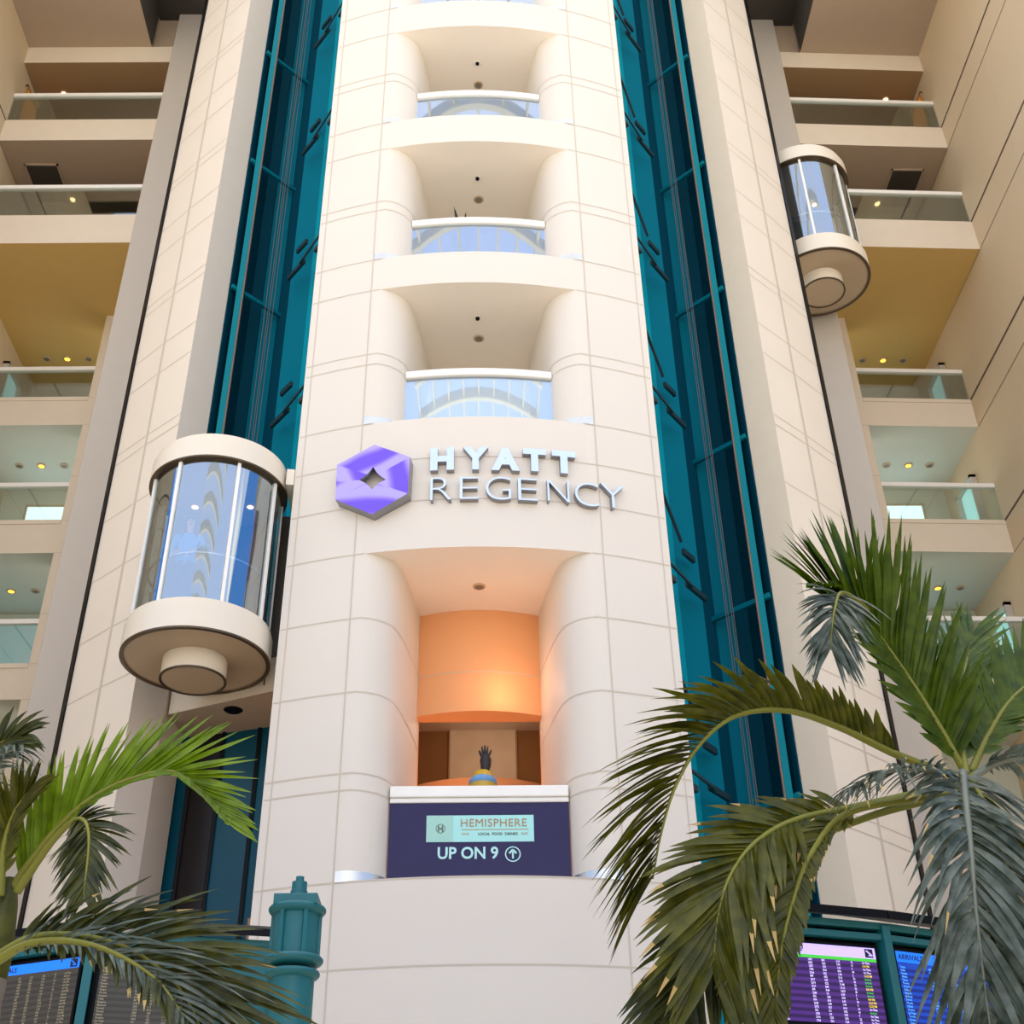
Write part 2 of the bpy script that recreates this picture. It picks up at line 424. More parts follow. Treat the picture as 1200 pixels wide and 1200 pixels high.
for i, (dx, l) in enumerate(((-.07, .10), (-.035, .16), (0, .18), (.035, .16), (.075, .11))):
    b.tube([(qx+.03+dx*.6, qy, z0+.21), (qx+.03+dx, qy-.01, z0+.21+l*.6), (qx+.03+dx*1.2, qy-.02, z0+.21+l)], [.018, .016, .010], 'darkbronze', 6)
b.build('hand', t, smooth=60)

# ------------------------------------------------------------------ soffit fittings on the tower balconies
det = None
for k, (z, nm) in enumerate(((BOT[0], 'soffit over the lowest balcony'), (BOT[1], 'soffit of first balcony above the name sign'), (BOT[2], 'soffit of second balcony above the name sign'), (BOT[3], 'soffit of third balcony above the name sign'))):
    yd, yl = (18.6, 16.82) if k == 0 else (16.55, 17.1)
    zd = 9.9 if k == 0 else z
    t = thing('smoke_detector', f'small dark detector dot on the {nm}', 'detector', (-.02, yd, zd), 'dark detectors under the balconies')
    b = MB(); b.lathe([(0, -.05), (.035, -.045), (.04, 0)], (-.02, yd, zd), 'black', 16); b.build('sensor', t, smooth=50)
    b = MB(); b.lathe([(0, -.012), (.06, -.01), (.06, 0)], (-.02, yd, zd), 'soffit', 16); b.build('mounting_ring', t, smooth=50)
    t = thing('ceiling_light', f'small round downlight on the {nm}', 'ceiling light', (0, yl, z), 'round downlights under the tower balconies')
    b = MB(); b.lathe([(.07, -.02), (.10, -.015), (.10, 0)], (0, yl, z), 'frame', 20); b.build('trim_ring', t, smooth=50)
    b = MB(); b.lathe([(0, -.015), (.07, -.018)], (0, yl, z), 'lampoff', 20); b.build('lens', t, smooth=50)

# dark leaved plant behind the second railing
t = thing('potted_plant', 'dark leafy potted plant peeping over the second balcony rail', 'plant', (-.3, 16.7, TOP[1]))
b = MB(); b.lathe([(0, 0), (.16, 0), (.22, .5), (.19, .5), (.17, .45), (0, .45)], (-.3, 16.7, TOP[1]), 'plinth', 20); b.build('pot', t, smooth=40)
M['darkleaf'] = leaf_mat('dark plant leaf', srgb(26, 34, 20), srgb(48, 54, 28))
b = MB()
for i in range(26):
    a = rnd.uniform(0, 2*PI); h = rnd.uniform(1.15, 1.70); sp = rnd.uniform(.05, .34)
    base = Vector((-.3, 16.7, TOP[1]+.44)); tip = base+Vector((sp*cos(a), sp*sin(a)*.6, h))
    mid = (base+tip)/2+Vector((0, 0, .12)); sd = Vector((-sin(a), cos(a), 0))*rnd.uniform(.03, .06)
    b.add([base, mid+sd, tip, mid-sd], [(0, 1, 2, 3)], 'darkleaf')
    b.add([mid, mid+sd*1.6+Vector((0, 0, .25)), tip+Vector((0, 0, .02)), mid-sd*1.6+Vector((0, 0, .25))], [(0, 1, 2, 3)], 'darkleaf')
b.build('foliage', t, weld=False)

# ------------------------------------------------------------------ emblem and chrome lettering
LZ = 15.55
def on_tower(x, z, out):
    """a point `out` in front of the tower face at lateral position x"""
    a = math.asin(x/RT)
    return Vector(((RT+out)*sin(a), CY-(RT+out)*cos(a), z))
def tower_at(px, py, out):
    Y = 15.6
    for _ in range(12):
        p = at(px, py, Y); r = RT+out
        Y = CY-math.sqrt(max(0, r*r-p.x*p.x))
    return at(px, py, Y)
def marbled(name, rot, sc, ph):
    m, nt, N, L, b = new_mat(name)
    tc = N.new('ShaderNodeTexCoord'); mp = N.new('ShaderNodeMapping'); L.new(tc.outputs['Object'], mp.inputs[0])
    mp.inputs['Rotation'].default_value = (0, rot, 0); mp.inputs['Location'].default_value = (ph, ph*.3, ph*.7)
    wv = N.new('ShaderNodeTexWave'); wv.inputs['Scale'].default_value = sc; wv.inputs['Distortion'].default_value = 5.5; wv.inputs['Detail'].default_value = 2; wv.inputs['Detail Scale'].default_value = .7
    L.new(mp.outputs[0], wv.inputs[0])
    cr = N.new('ShaderNodeValToRGB'); e = cr.color_ramp.elements
    e[0].position = .22; e[0].color = srgb(108, 76, 224); e[1].position = .8; e[1].color = srgb(176, 164, 248)
    k = e.new(.45); k.color = srgb(138, 108, 242)
    L.new(wv.outputs['Fac'], cr.inputs[0]); L.new(cr.outputs[0], b.inputs['Base Color']); b.inputs['Roughness'].default_value = .4
    return m
M['violet1'] = marbled('marbled violet enamel', .4, .55, .2)
M['violet2'] = marbled('marbled lilac enamel', 1.3, .6, 1.1)
M['violet3'] = marbled('marbled purple enamel', 2.2, .6, 2.3)
hexpx = [(438.5, 520.4), (480.5, 536), (478, 578.6), (435.5, 602), (393, 585.5), (395, 545)]
hp = [tower_at(x, y, .2) for x, y in hexpx]
ctr = sum(hp, Vector())/6
nrm = Vector((sin(math.asin(ctr.x/RT)), -cos(math.asin(ctr.x/RT)), 0))
tx = Vector((-nrm.y, nrm.x, 0)); tz = Vector((0, 0, 1))
flat = [((p-ctr).dot(tx), (p-ctr).dot(tz)) for p in hp]
sp_ = [tower_at(x, y, .2) for x, y in ((437, 546.5), (452, 561.5), (435.5, 573.5), (420.5, 562))]
star = [((p-ctr).dot(tx), (p-ctr).dot(tz)) for p in sp_]
sc = (sum(p[0] for p in star)/4, sum(p[1] for p in star)/4)
def curve(a, b, n=6):              # concave side of the star opening
    out = []
    for i in range(n+1):
        u = i/n; x = a[0]+(b[0]-a[0])*u; z = a[1]+(b[1]-a[1])*u
        k = .16*4*u*(1-u)
        out.append((x+(sc[0]-x)*k, z+(sc[1]-z)*k))
    return out
t = thing('wall_emblem', 'violet hexagon emblem with a star shaped hole mounted on cream stone', 'emblem', ctr-nrm*.2)
def P(q, d): return ctr+tx*q[0]+tz*q[1]+nrm*d
quads = [  # boundary of each blade: star tip a -> star tip b along the hole, then the hexagon outline back
    ([0, 1], [1, 0], 'violet1'), ([1, 2], [3, 2], 'violet2'), ([2, 3], [4, 3], 'violet2'), ([3, 0], [0, 5], 'violet3')]
def blade(a, b, outl, key, split=None):
    m = MB()
    inner = curve(star[a], star[b])
    poly = inner+outl
    n = len(poly)
    m.add([P(q, 0) for q in poly]+[P(q, -.17) for q in poly], [tuple(range(n))], key)
    return m
midr = ((flat[1][0]+flat[2][0])/2, (flat[1][1]+flat[2][1])/2); midl = ((flat[4][0]+flat[5][0])/2, (flat[4][1]+flat[5][1])/2)
specs = [(0, 1, [midr, flat[1], flat[0]], 'violet1', 'violet3'), (1, 2, [flat[3], flat[2], midr], 'violet2', 'violet1'),
         (2, 3, [midl, flat[4], flat[3]], 'violet3', 'violet2'), (3, 0, [flat[0], flat[5], midl], 'violet3', 'violet1')]
for a, b_, outl, k1, k2 in specs:
    m = MB(); inner = curve(star[a], star[b_]); n = len(inner)
    # two shaded facets per blade, split from the middle of the hole side to the outer corner
    mid = inner[n//2]
    m1 = inner[:n//2+1]+[outl[1], outl[2]] if len(outl) == 3 else None
    pa = inner[n//2:]+[outl[0], outl[1]]; pb = inner[:n//2+1]+[outl[1], outl[2]]
    m.add([P(q, 0) for q in pa], [tuple(range(len(pa)))], k1)
    m.add([P(q, 0) for q in pb], [tuple(range(len(pb)))], k2)
    o = m.build('blade', t, weld=False)
m = MB()
n = 6
m.add([P(q, -.002) for q in flat]+[P(q, -.195) for q in flat], [(i, (i+1) % n, n+(i+1) % n, n+i) for i in range(n)], 'letterside')
hole = []
for i in range(4): hole += curve(star[i], star[(i+1) % 4])[:-1]
n = len(hole)
m.add([P(q, -.002) for q in hole]+[P(q, -.05) for q in hole], [(i, (i+1) % n, n+(i+1) % n, n+i) for i in range(n)], 'letterside')
m.build('return_edge', t, weld=False)

t = thing('wall_sign', 'two line chrome lettering standing off the cream band beside violet emblem', 'sign', on_tower(.7, 11.1, .0))
line1 = [('H', 315, 397, 373, 452), ('Y', 427, 517, 371, 450), ('A', 527, 625, 373, 453), ('T', 637, 717, 377, 456), ('T', 738, 820, 385, 463)]
line2 = [('R', 315, 388, 478, 558), ('E', 417, 482, 477, 553), ('G', 508, 595, 476, 556), ('E', 620, 688, 482, 558), ('N', 722, 797, 487, 562), ('C', 818, 900, 497, 577), ('Y', 908, 990, 503, 583)]
DEP = .10
for line, wt in ((line1, .024), (line2, -.009)):
    for ch, x0, x1, y0, y1 in line:
        me = text_mesh(ch, 1.0, .5, wt*2.4, res=8)
        xs = [v.co.x for v in me.vertices]; ys = [v.co.y for v in me.vertices]
        a0, a1, b0, b1 = min(xs), max(xs), min(ys), max(ys)
        cxp = 400+(x0+x1)/6
        pl_ = tower_at(400+x0/3, 400+(y0+y1)/6, DEP); pr_ = tower_at(400+x1/3, 400+(y0+y1)/6, DEP)
        pt = tower_at(cxp, 400+y0/3, DEP); pb = tower_at(cxp, 400+y1/3, DEP)
        zt_, zb_ = pt.z, pb.z
        m = MB()
        xl, xr = pl_.x, pr_.x
        def fr(v, a0=a0, a1=a1, b0=b0, b1=b1, xl=xl, xr=xr, zt_=zt_, zb_=zb_):
            x = xl+(v.x-a0)/(a1-a0)*(xr-xl); z = zb_+(v.y-b0)/(b1-b0)*(zt_-zb_)
            return on_tower(x, z, DEP*(.5+v.z)+.0)
        add_text(m, me, fr, 'letterface', 'letterside')
        m.build('letter', t, weld=False)

# ------------------------------------------------------------------ piers either side of the lift shafts
for s in (-1, 1):
    b = MB()
    f0, f1, f2 = (5.32, 17.47), (6.05, 18.10), (6.76, 18.76)
    b.prism(mir([f0, f1, f2, (6.6, 19.6), (4.80, 18.75), (4.93, 17.9)], s), GROUND, TOPZ, 'pier')
    # reveal towards the shaft: shade put into the left face's grey
    q0, q1 = f0, (4.93, 17.9)
    def off2(a, c, d):
        l = math.hypot(c[0]-a[0], c[1]-a[1]); nx, ny = (c[1]-a[1])/l, -(c[0]-a[0])/l
        if nx*(-s*0+0)+0: pass
        return nx*d, ny*d
    dx, dy = -.003, -.003
    vs = [(s*(q0[0]+dx), q0[1]+dy, GROUND), (s*(q1[0]+dx), q1[1]+dy, GROUND), (s*(q1[0]+dx), q1[1]+dy, TOPZ), (s*(q0[0]+dx), q0[1]+dy, TOPZ)]
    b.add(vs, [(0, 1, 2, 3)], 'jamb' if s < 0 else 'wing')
    for t_, bt in zip([BASE]+TOP, [3.8]+BOT):
        for z in (t_, bt, t_+1.5, t_+1.27):
            l = [(s*(f0[0]), f0[1]-.005), (s*f1[0], f1[1]-.005), (s*f2[0], f2[1]-.005)]
            b.ribbon(l, z-.011, z+.011, 'joint')
    for z in (7.61, 8.79, 11.1):
        b.ribbon([(s*(f0[0]), f0[1]-.005), (s*f1[0], f1[1]-.005), (s*f2[0], f2[1]-.005)], z-.011, z+.011, 'joint')
    b.ribbon([(s*(f1[0]-.022), f1[1]-.026), (s*(f1[0]+.022), f1[1]+.013)], GROUND, TOPZ, 'joint')
    struct(b, 'wall_pier_left' if s < 0 else 'wall_pier_right')
    b = MB(); b.prism(mir([(6.77, 18.72), (6.92, 18.98), (7.0, 19.45), (6.6, 19.6)], s), GROUND, TOPZ, 'black')
    struct(b, 'trim_2' if s < 0 else 'trim_3')
    b = MB(); b.box(s*7.35, s*8.40, 21.3, 24.4, GROUND, TOPZ, 'grey')
    b.box(s*6.4, s*7.36, 21.6, 22.0, GROUND, TOPZ, 'grey')
    struct(b, 'wall_pilaster_left' if s < 0 else 'wall_pilaster_right', bevel=.02)

# ------------------------------------------------------------------ lift shafts
LZ0 = 8.30
for s in (-1, 1):
    zb = LZ0+.5 if s < 0 else GROUND
    b = MB()
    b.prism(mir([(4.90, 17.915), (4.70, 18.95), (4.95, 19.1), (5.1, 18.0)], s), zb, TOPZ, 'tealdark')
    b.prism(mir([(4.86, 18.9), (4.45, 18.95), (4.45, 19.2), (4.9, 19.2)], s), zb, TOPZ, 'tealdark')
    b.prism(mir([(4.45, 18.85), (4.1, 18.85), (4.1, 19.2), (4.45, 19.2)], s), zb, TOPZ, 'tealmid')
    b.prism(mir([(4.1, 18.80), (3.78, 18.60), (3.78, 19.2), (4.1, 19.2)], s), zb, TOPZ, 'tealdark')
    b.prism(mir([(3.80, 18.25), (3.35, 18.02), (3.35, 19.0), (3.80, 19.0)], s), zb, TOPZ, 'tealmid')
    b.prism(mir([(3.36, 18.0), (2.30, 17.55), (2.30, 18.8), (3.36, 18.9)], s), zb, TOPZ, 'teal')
    struct(b, 'wall_shaft_left' if s < 0 else 'wall_shaft_right')
    side = 'left' if s < 0 else 'right'
    t = thing('guide_rail', f'tall bright teal guide rail beside the {side} pier', 'guide rail', (s*4.72, 18.05, zb))
    b = MB(); b.box(s*4.67, s*4.78, 17.96, 18.14, zb, TOPZ, 'tealsteel'); b.build('rail', t)
    b = MB(); b.box(s*4.64, s*4.67, 17.97, 18.02, zb, TOPZ, 'brownline'); b.build('rail_edge', t)
    for t_ in TOP + ([2.0, 5.5, 9.0] if s > 0 else [8.8]):
        z = t_+1.35
        b = MB(); b.bar((s*4.88, 17.93, z), (s*4.74, 18.10, z), .07, .09, 'tealsteel')
        b.bar((s*4.7, 18.12, z), (s*4.0, 18.82, z), .07, .09, 'tealmid'); b.build('tie_beam', t)
    fl = {0: 'level with the first balcony', 1: 'level with the second balcony', 2: 'level with the third balcony', 3: 'level with the topmost balcony', 4: 'above the topmost balcony', 5: 'below the name sign', 6: 'far below the name sign'}
    for k, t_ in enumerate(TOP + ([8.7, 5.2] if s > 0 else [])):
        z = t_+1.6
        t = thing('rail_bracket', f'dark angled rail bracket in the {side} shaft {fl[k]}', 'bracket', (s*3.0, 16.9, z), 'dark rail brackets in the lift shafts')
        b = MB(); b.bar((s*2.86, 16.5, z), (s*3.52, 17.55, z), .03, .05, 'bracket'); b.build('arm', t)
        b = MB(); b.bar((s*3.42, 17.5, z+.02), (s*3.8, 18.0, z+.02), .06, .10, 'bracket'); b.build('channel', t)
        b = MB(); b.bar((s*3.45, 17.7, z+.78), (s*3.68, 18.0, z+.78), .06, .11, 'bracket'); b.build('channel', t)
        b = MB(); b.bar((s*3.0, 16.85, z-.22), (s*3.12, 17.0, z-.22), .10, .1, 'bracket'); b.bar((s*2.86, 16.7, z-.1), (s*3.0, 16.85, z-.22), .03, .03, 'bracket'); b.build('clamp', t)
        if s > 0:
            b = MB(); b.bar((s*2.86, 16.7, z+2.0), (s*3.45, 17.75, z+1.0), .045, .06, 'bracket'); b.build('brace', t)

# pit beam, soffit and dark doors under the left cab
b = MB()
b.prism([(-2.7, 16.98), (-4.88, 18.0), (-4.80, 19.2), (-2.4, 18.6)], LZ0-.03, LZ0+.55, 'wing', bot='taupe')
struct(b, 'trim_4')
M['doorteal'] = mat('dark petrol door glass', srgb(2, 72, 92), .3, var=.3, scale=.9, spec=.25)
M['doordark'] = mat('near black door glass', srgb(30, 25, 26), .3, var=.3, scale=1.2, spec=.25)
t = thing('door_1', '', '', (-3.9, 17.5, GROUND)); del t['label'], t['category']; t['kind'] = 'structure'
pl = [(x, y+1.0) for x, y in [(-4.93, 17.92), (-4.62, 17.85), (-4.12, 17.72), (-3.52, 17.55), (-3.28, 17.45), (-2.5, 17.15)]]
for i, k in enumerate(('doorteal', 'doordark', 'doorteal', 'doorteal', 'doorteal')):
    b = MB(); (x0, y0), (x1, y1) = pl[i], pl[i+1]
    b.prism([(x0, y0), (x1, y1), (x1+.05, y1+.1), (x0+.05, y0+.1)], GROUND, LZ0-.03, k); b.build('door_panel', t)
for i in range(5):
    b = MB(); x, y = pl[i]; b.box(x-.03, x+.03, y-.04, y+.08, GROUND, LZ0-.03, 'black'); b.build('door_post', t)
q = at(270, 833, 16.7)
o = None
b = MB(); b.lathe([(0, -.01), (.13, -.015), (.15, 0)], (-3.84, 17.85, LZ0-.03), 'black', 24)
o = b.build('ceiling_light', smooth=40); tag(o, 'black round downlight in the soffit below the large glass lift', 'ceiling light')

# ------------------------------------------------------------------ glass lifts
def make_lift(cx, cy, z0, label, R=1.08):
    """z0 = underside of the lower ring"""
    t = thing('glass_lift', label, 'lift', (cx, cy, z0))
    c = (cx, cy, z0)
    b = MB(); b.lathe([(R-.02, 0), (R+.01, .015), (R+.01, .40), (R-.02, .41), (R-.02, .50), (R-.06, .52)], c, 'cab', 72); b.build('floor_ring', t, smooth=30)
    b = MB(); b.lathe([(R-.05, -.012), (R-.02, -.02), (R+.012, -.01), (R+.012, .02)], c, 'bronze', 72); b.build('ring_edge', t, smooth=50)
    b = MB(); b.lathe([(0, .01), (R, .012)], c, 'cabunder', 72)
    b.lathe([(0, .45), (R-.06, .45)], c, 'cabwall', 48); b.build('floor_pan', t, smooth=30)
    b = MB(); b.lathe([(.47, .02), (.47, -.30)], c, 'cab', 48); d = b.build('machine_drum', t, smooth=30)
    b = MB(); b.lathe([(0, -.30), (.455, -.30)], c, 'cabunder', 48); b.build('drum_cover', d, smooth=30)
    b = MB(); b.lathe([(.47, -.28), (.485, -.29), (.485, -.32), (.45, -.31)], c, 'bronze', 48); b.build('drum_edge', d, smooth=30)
    zt = 3.02
    b = MB(); b.lathe([(R-.06, zt-.04), (R+.01, zt-.04), (R+.01, zt+.30), (R-.03, zt+.31), (R-.03, zt+.42), (R-.10, zt+.45), (0, zt+.47)], c, 'cab', 72); b.build('roof_ring', t, smooth=30)
    b = MB(); b.lathe([(R-.09, zt-.045), (R-.04, zt-.055), (R+.012, zt-.045), (R+.012, zt-.015)], c, 'bronze', 72); b.build('ring_edge', t, smooth=50)
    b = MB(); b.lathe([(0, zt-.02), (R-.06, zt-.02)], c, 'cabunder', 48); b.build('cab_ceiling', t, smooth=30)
    b = MB(); b.lathe([(R-.07, .5), (R-.07, zt-.03)], c, 'cabglass', 96, rad(-205), rad(25)); b.build('glass_wall', t, smooth=60)
    b = MB(); b.lathe([(R-.12, .5), (R-.12, zt-.03)], c, 'wood', 24, rad(25), rad(60)); b.lathe([(R-.12, .5), (R-.12, zt-.03)], c, 'cabwall', 24, rad(60), rad(155)); b.build('back_wall', t, smooth=60)
    for a in (-153, -114, -62, -20, 18, -198):
        x, y = cx+(R-.075)*cos(rad(a)), cy+(R-.075)*sin(rad(a))
        b = MB(); b.bar((x, y, z0+.5), (x, y, z0+zt-.03), .05, .07, 'white', up=(cos(rad(a)), sin(rad(a)), 0)); b.build('mullion', t)
    b = MB(); b.tube([(cx+(R-.2)*cos(rad(a)), cy+(R-.2)*sin(rad(a)), z0+1.36) for a in range(-200, 21, 8)], .022, 'chrome', 10)
    for a in (-196, -150, -90, -30, 16):
        b.tube([(cx+(R-.2)*cos(rad(a)), cy+(R-.2)*sin(rad(a)), z0+1.36), (cx+(R-.09)*cos(rad(a)), cy+(R-.09)*sin(rad(a)), z0+1.32)], .012, 'chrome', 8)
    b.build('handrail', t, smooth=60)
    for i, (x, y) in enumerate(((.45, .35), (-.45, .35))):
        b = MB(); b.lathe([(0, zt-.03), (.05, zt-.028)], (cx+x, cy+y, z0), 'lampwhite', 16); b.build('cab_downlight', t)
    return t
LC = (-4.19, 16.5, 8.42)
lift1 = make_lift(*LC, 'large round glass lift with cream rings at the left of the tower')
lift2 = copy_tree(lift1); lift2.location = (7.72, 20.12, 19.72); lift2.rotation_euler.z = rad(8)
lift2['label'] = 'smaller looking round glass lift hanging before the upper right balconies'
# carriage frame joining each lift to its shaft
b = MB(); b.box(-3.9, -2.98, 17.0, 17.35, 8.7, 11.9, 'cabwall')
t = thing('lift_carriage', 'cream carriage bracket tying the large lift to the tower edge', 'bracket', (-3.0, 16.6, 11.5))
b = MB(); b.prism([(-2.96, 16.22), (-3.08, 16.2), (-3.09, 16.6), (-3.09, 17.2), (-2.75, 17.3)], 11.42, 11.72, 'cab'); b.build('top_bracket', t)
b = MB(); b.box(-3.3, -3.15, 17.25, 17.5, 8.4, 11.5, 'cabwall'); b.build('upright', t)
for cx, cy, z0, z1, lab in ((-3.95, 17.3, 11.93, TOPZ, 'thin steel hoist ropes rising from the large left lift'), (4.08, 17.55, GROUND, TOPZ, 'thin steel hoist ropes in the right hand teal shaft')):
    t = thing('hoist_ropes', lab, 'cable', (cx, cy, z0))
    for i in range(4):
        b = MB(); x = cx+(i-1.5)*.045; b.tube([(x, cy+(i % 2)*.05, z0), (x, cy+(i % 2)*.05, z1)], .0055, 'rope', 6); b.build('rope', t)
    if z0 > 0:
        for i in range(3):
            b = MB(); x = cx+(i-1)*.10; b.tube([(x, cy, z0-.01), (x, cy, z0+.35), (x, cy, z0+.5)], [.035, .035, .012], 'rope', 8); b.build('socket', t, smooth=40)

# ------------------------------------------------------------------ the balcony wings
wn = [0]
def downlight(x, y, z, lit, label, grp):
    t = thing('ceiling_light', label, 'ceiling light', (x, y, z), grp)
    b = MB(); b.lathe([(.075, -.03), (.11, -.02), (.11, 0)], (x, y, z), 'frame', 16); b.build('trim_ring', t, smooth=50)
    b = MB(); b.lathe([(0, -.02), (.075, -.028)], (x, y, z), lit, 16); b.build('lens', t, smooth=50)
XO = 12.36
for s in (-1, 1):
    side = 'left' if s < 0 else 'right'
    K = rad(.9 if s < 0 else 1.5)       # the fronts fall back a little towards the outside
    sh = lambda x, y: y+(abs(x)-8.4)*math.tan(K)
    b = MB()
    def slab(x0, x1, y0, y1, z0, z1, key, bot=None):
        b.prism([(s*x0, sh(x0, y0)), (s*x1, sh(x1, y0)), (s*x1, y1), (s*x0, y1)], z0, z1, key, bot=bot)
    XU = 8.36; XL = 9.60; YU = 21.35; YL = 23.9; YB_ = 26.75
    slab(XU, XO, YU, YB_, 22.19, 23.16, 'wing', 'olive')
    slab(XU, XO, YU, 26.0, 25.94, 26.75, 'wing', 'taupe')
    slab(XU, XO, YU, 26.0, 29.13, 29.80, 'wing', 'brown')
    slab(8.38, XO, YL, YB_, 18.63, 19.48, 'wing', 'greygreen')
    slab(8.38, XO, YL, YB_, 14.97, 15.85, 'wing', 'greygreen')
    slab(8.38, XO, YL, YB_, 11.35, 12.18, 'wing', 'greygreen')
    slab(8.38, XO, YL, YB_, 7.7, 8.5, 'wing', 'greygreen')
    slab(8.38, XO, YL, YB_, 4.0, 4.9, 'wing', 'greygreen')
    # pilaster strip beside the lower openings
    b.prism([(s*8.38, sh(8.4, YL)), (s*XL, sh(XL, YL)), (s*XL, YL+.7), (s*8.38, YL+.7)], GROUND, 22.3, 'wing')
    for z in (19.48, 18.63, 15.85, 14.97, 12.18, 11.35, 17.1, 13.4):
        b.ribbon([(s*8.45, sh(8.45, YL)-.004), (s*XL, sh(XL, YL)-.004)], z-.01, z+.01, 'joint')
    # back walls
    b.box(s*8.3, s*XO, 25.5, 25.7, 23.0, 30, 'brown'); b.box(s*8.3, s*XO, YB_, YB_+.2, GROUND, 22.5, 'greygreen')
    b.box(s*8.3, s*8.42, YU+.2, 26, 22.5, 30, 'brown')
    # overhanging ceiling of the next storeys with its recessed slot
    b.box(s*9.0, s*XO, 15.5, 21.5, 29.80, 31.2, 'taupe'); b.box(s*7.0, s*9.0, 21.5, 21.6, 29.80, 31.2, 'taupe')
    b.box(s*7.0, s*9.0, 15.5, 21.6, 31.2, 31.5, 'slot'); b.box(s*8.96, s*9.0, 15.5, 21.3, 29.82, 31.2, 'slot')
    b.box(s*7.0, s*XO, 15.5, 16, 29.8, 40, 'wing')
    struct(b, 'wall_wing_left' if s < 0 else 'wall_wing_right')
    # long side wall with grooves
    b = MB()
    b.box(s*XO, s*(XO+.4), 14, 28.2, GROUND, 40, 'side'); b.box(s*XO, s*(XO+.4), -14, 14, GROUND, 7, 'side')
    wx = s*(XO-.004)
    for z in (26.75, 23.16, 19.48, 15.85, 12.18, 8.5): b.add([(wx, 14, z-.03), (wx, 24, z-.03), (wx, 24, z+.04), (wx, 14, z+.04)], [(0, 1, 2, 3)], 'groove')
    for z in (25.94, 22.19, 18.63, 14.97, 11.35, 7.7): b.add([(wx, 14, z-.012), (wx, 24, z-.012), (wx, 24, z+.012), (wx, 14, z+.012)], [(0, 1, 2, 3)], 'groove')
    for y in (21.3, 18.8, 16.3): b.add([(wx, y-.006, GROUND), (wx, y+.006, GROUND), (wx, y+.006, 40), (wx, y-.006, 40)], [(0, 1, 2, 3)], 'joint')
    o = b.build('wall_side_left' if s < 0 else 'wall_side_right', weld=False); o['kind'] = 'structure'
    # railings
    nm = {24.24: 'upper block second from top', 27.83: 'topmost'}
    for zr, zb, y0, x0, lab in ((27.83, 26.75, YU, XU, 'topmost {} wing balcony in view'), (24.24, 23.16, YU, XU, 'second {} wing balcony from the top'),
                              (20.47, 19.48, YL, XL, 'third {} wing balcony below the ochre soffit'), (16.91, 15.85, YL, XL, 'fourth {} wing balcony from the top'), (13.26, 12.18, YL, XL, 'fifth {} wing balcony from the top')):
        t = thing('balcony_railing', f'straight glass railing with pale rail on the {lab.format(side)}', 'railing', (s*10.5, y0+.1, zb), f'glass railings of the {side} wing')
        b = MB(); b.prism([(s*x0, sh(x0, y0+.06)), (s*XO, sh(XO, y0+.06)), (s*XO, sh(XO, y0+.075)), (s*x0, sh(x0, y0+.075))], zb, zr-.05, 'glass'); b.build('glass_panel', t)
        b = MB(); b.prism([(s*x0, sh(x0, y0+.02)), (s*XO, sh(XO, y0+.02)), (s*XO, sh(XO, y0+.12)), (s*x0, sh(x0, y0+.12))], zr-.08, zr+.03, 'white'); b.build('handrail', t)
        if y0 == YL:
            b = MB(); b.prism([(s*x0, sh(x0, y0-.02)), (s*XO, sh(XO, y0-.02)), (s*XO, sh(XO, y0+.02)), (s*x0, sh(x0, y0+.02))], zb-.10, zb+.01, 'wing'); b.build('sill_trim', t)
    # downlights
    for zc, lab in ((22.19, 'ochre soffit above the third'), (18.63, 'ceiling above the fourth'), (14.97, 'ceiling above the fifth')):
        for i, x in enumerate((11.62, 11.07, 10.5)):
            downlight(s*x, 25.6, zc, 'lampglow' if i == 1 else 'lampoff', ('amber lit downlight in the middle of the ' if i == 1 else ('unlit outer downlight in the ' if i == 0 else 'unlit inner downlight in the '))+lab+f' {side} wing balcony', 'corridor downlights')
    downlight(s*11.55, 22.4, 29.13, 'lampwhite', f'bright small downlight over the topmost {side} wing balcony', 'bright corridor downlights')
    downlight(s*11.0, 23.35, 25.94, 'lampwhite', f'bright small downlight over the second {side} wing balcony from the top', 'bright corridor downlights')
    # dark ceiling vent of the second balcony
    t = thing('ceiling_vent', f'dark square vent in the ceiling over second {side} wing balcony', 'vent', (s*11.4, 22.8, 25.94))
    b = MB(); b.box(s*11.1, s*11.9, 22.2, 23.45, 25.90, 25.945, 'slot'); b.build('grille', t)
    b = MB()
    for x0, x1, y0, y1 in ((11.06, 11.1, 22.16, 23.49), (11.9, 11.94, 22.16, 23.49), (11.06, 11.94, 22.16, 22.2), (11.06, 11.94, 23.45, 23.49)): b.box(s*x0, s*x1, y0, y1, 25.895, 25.945, 'taupe')
    b.build('frame', t)
    # windows at the back and in the end wall of the corridors
    def window(x0, x1, z0, z1, pane):
        wn[0] += 1
        t = thing(f'window_{wn[0]}', '', '', (s*(x0+x1)/2, YB_-.03, z0)); del t['label'], t['category']; t['kind'] = 'structure'
        q = MB(); q.box(s*x0, s*x1, YB_-.03, YB_-.01, z0, z1, pane); q.build('pane', t)
        q = MB(); w = .06
        for a0, a1, c0, c1 in ((x0-w, x0, z0-w, z1+w), (x1, x1+w, z0-w, z1+w), (x0-w, x1+w, z1, z1+w), (x0-w, x1+w, z0-w, z0)): q.box(s*a0, s*a1, YB_-.05, YB_, c0, c1, 'frame')
        q.build('window_frame', t)
    window(10.15, 11.65, 15.95, 18.12, 'window')
    window(9.75, 12.2, 12.3, 14.75, 'windowblue')
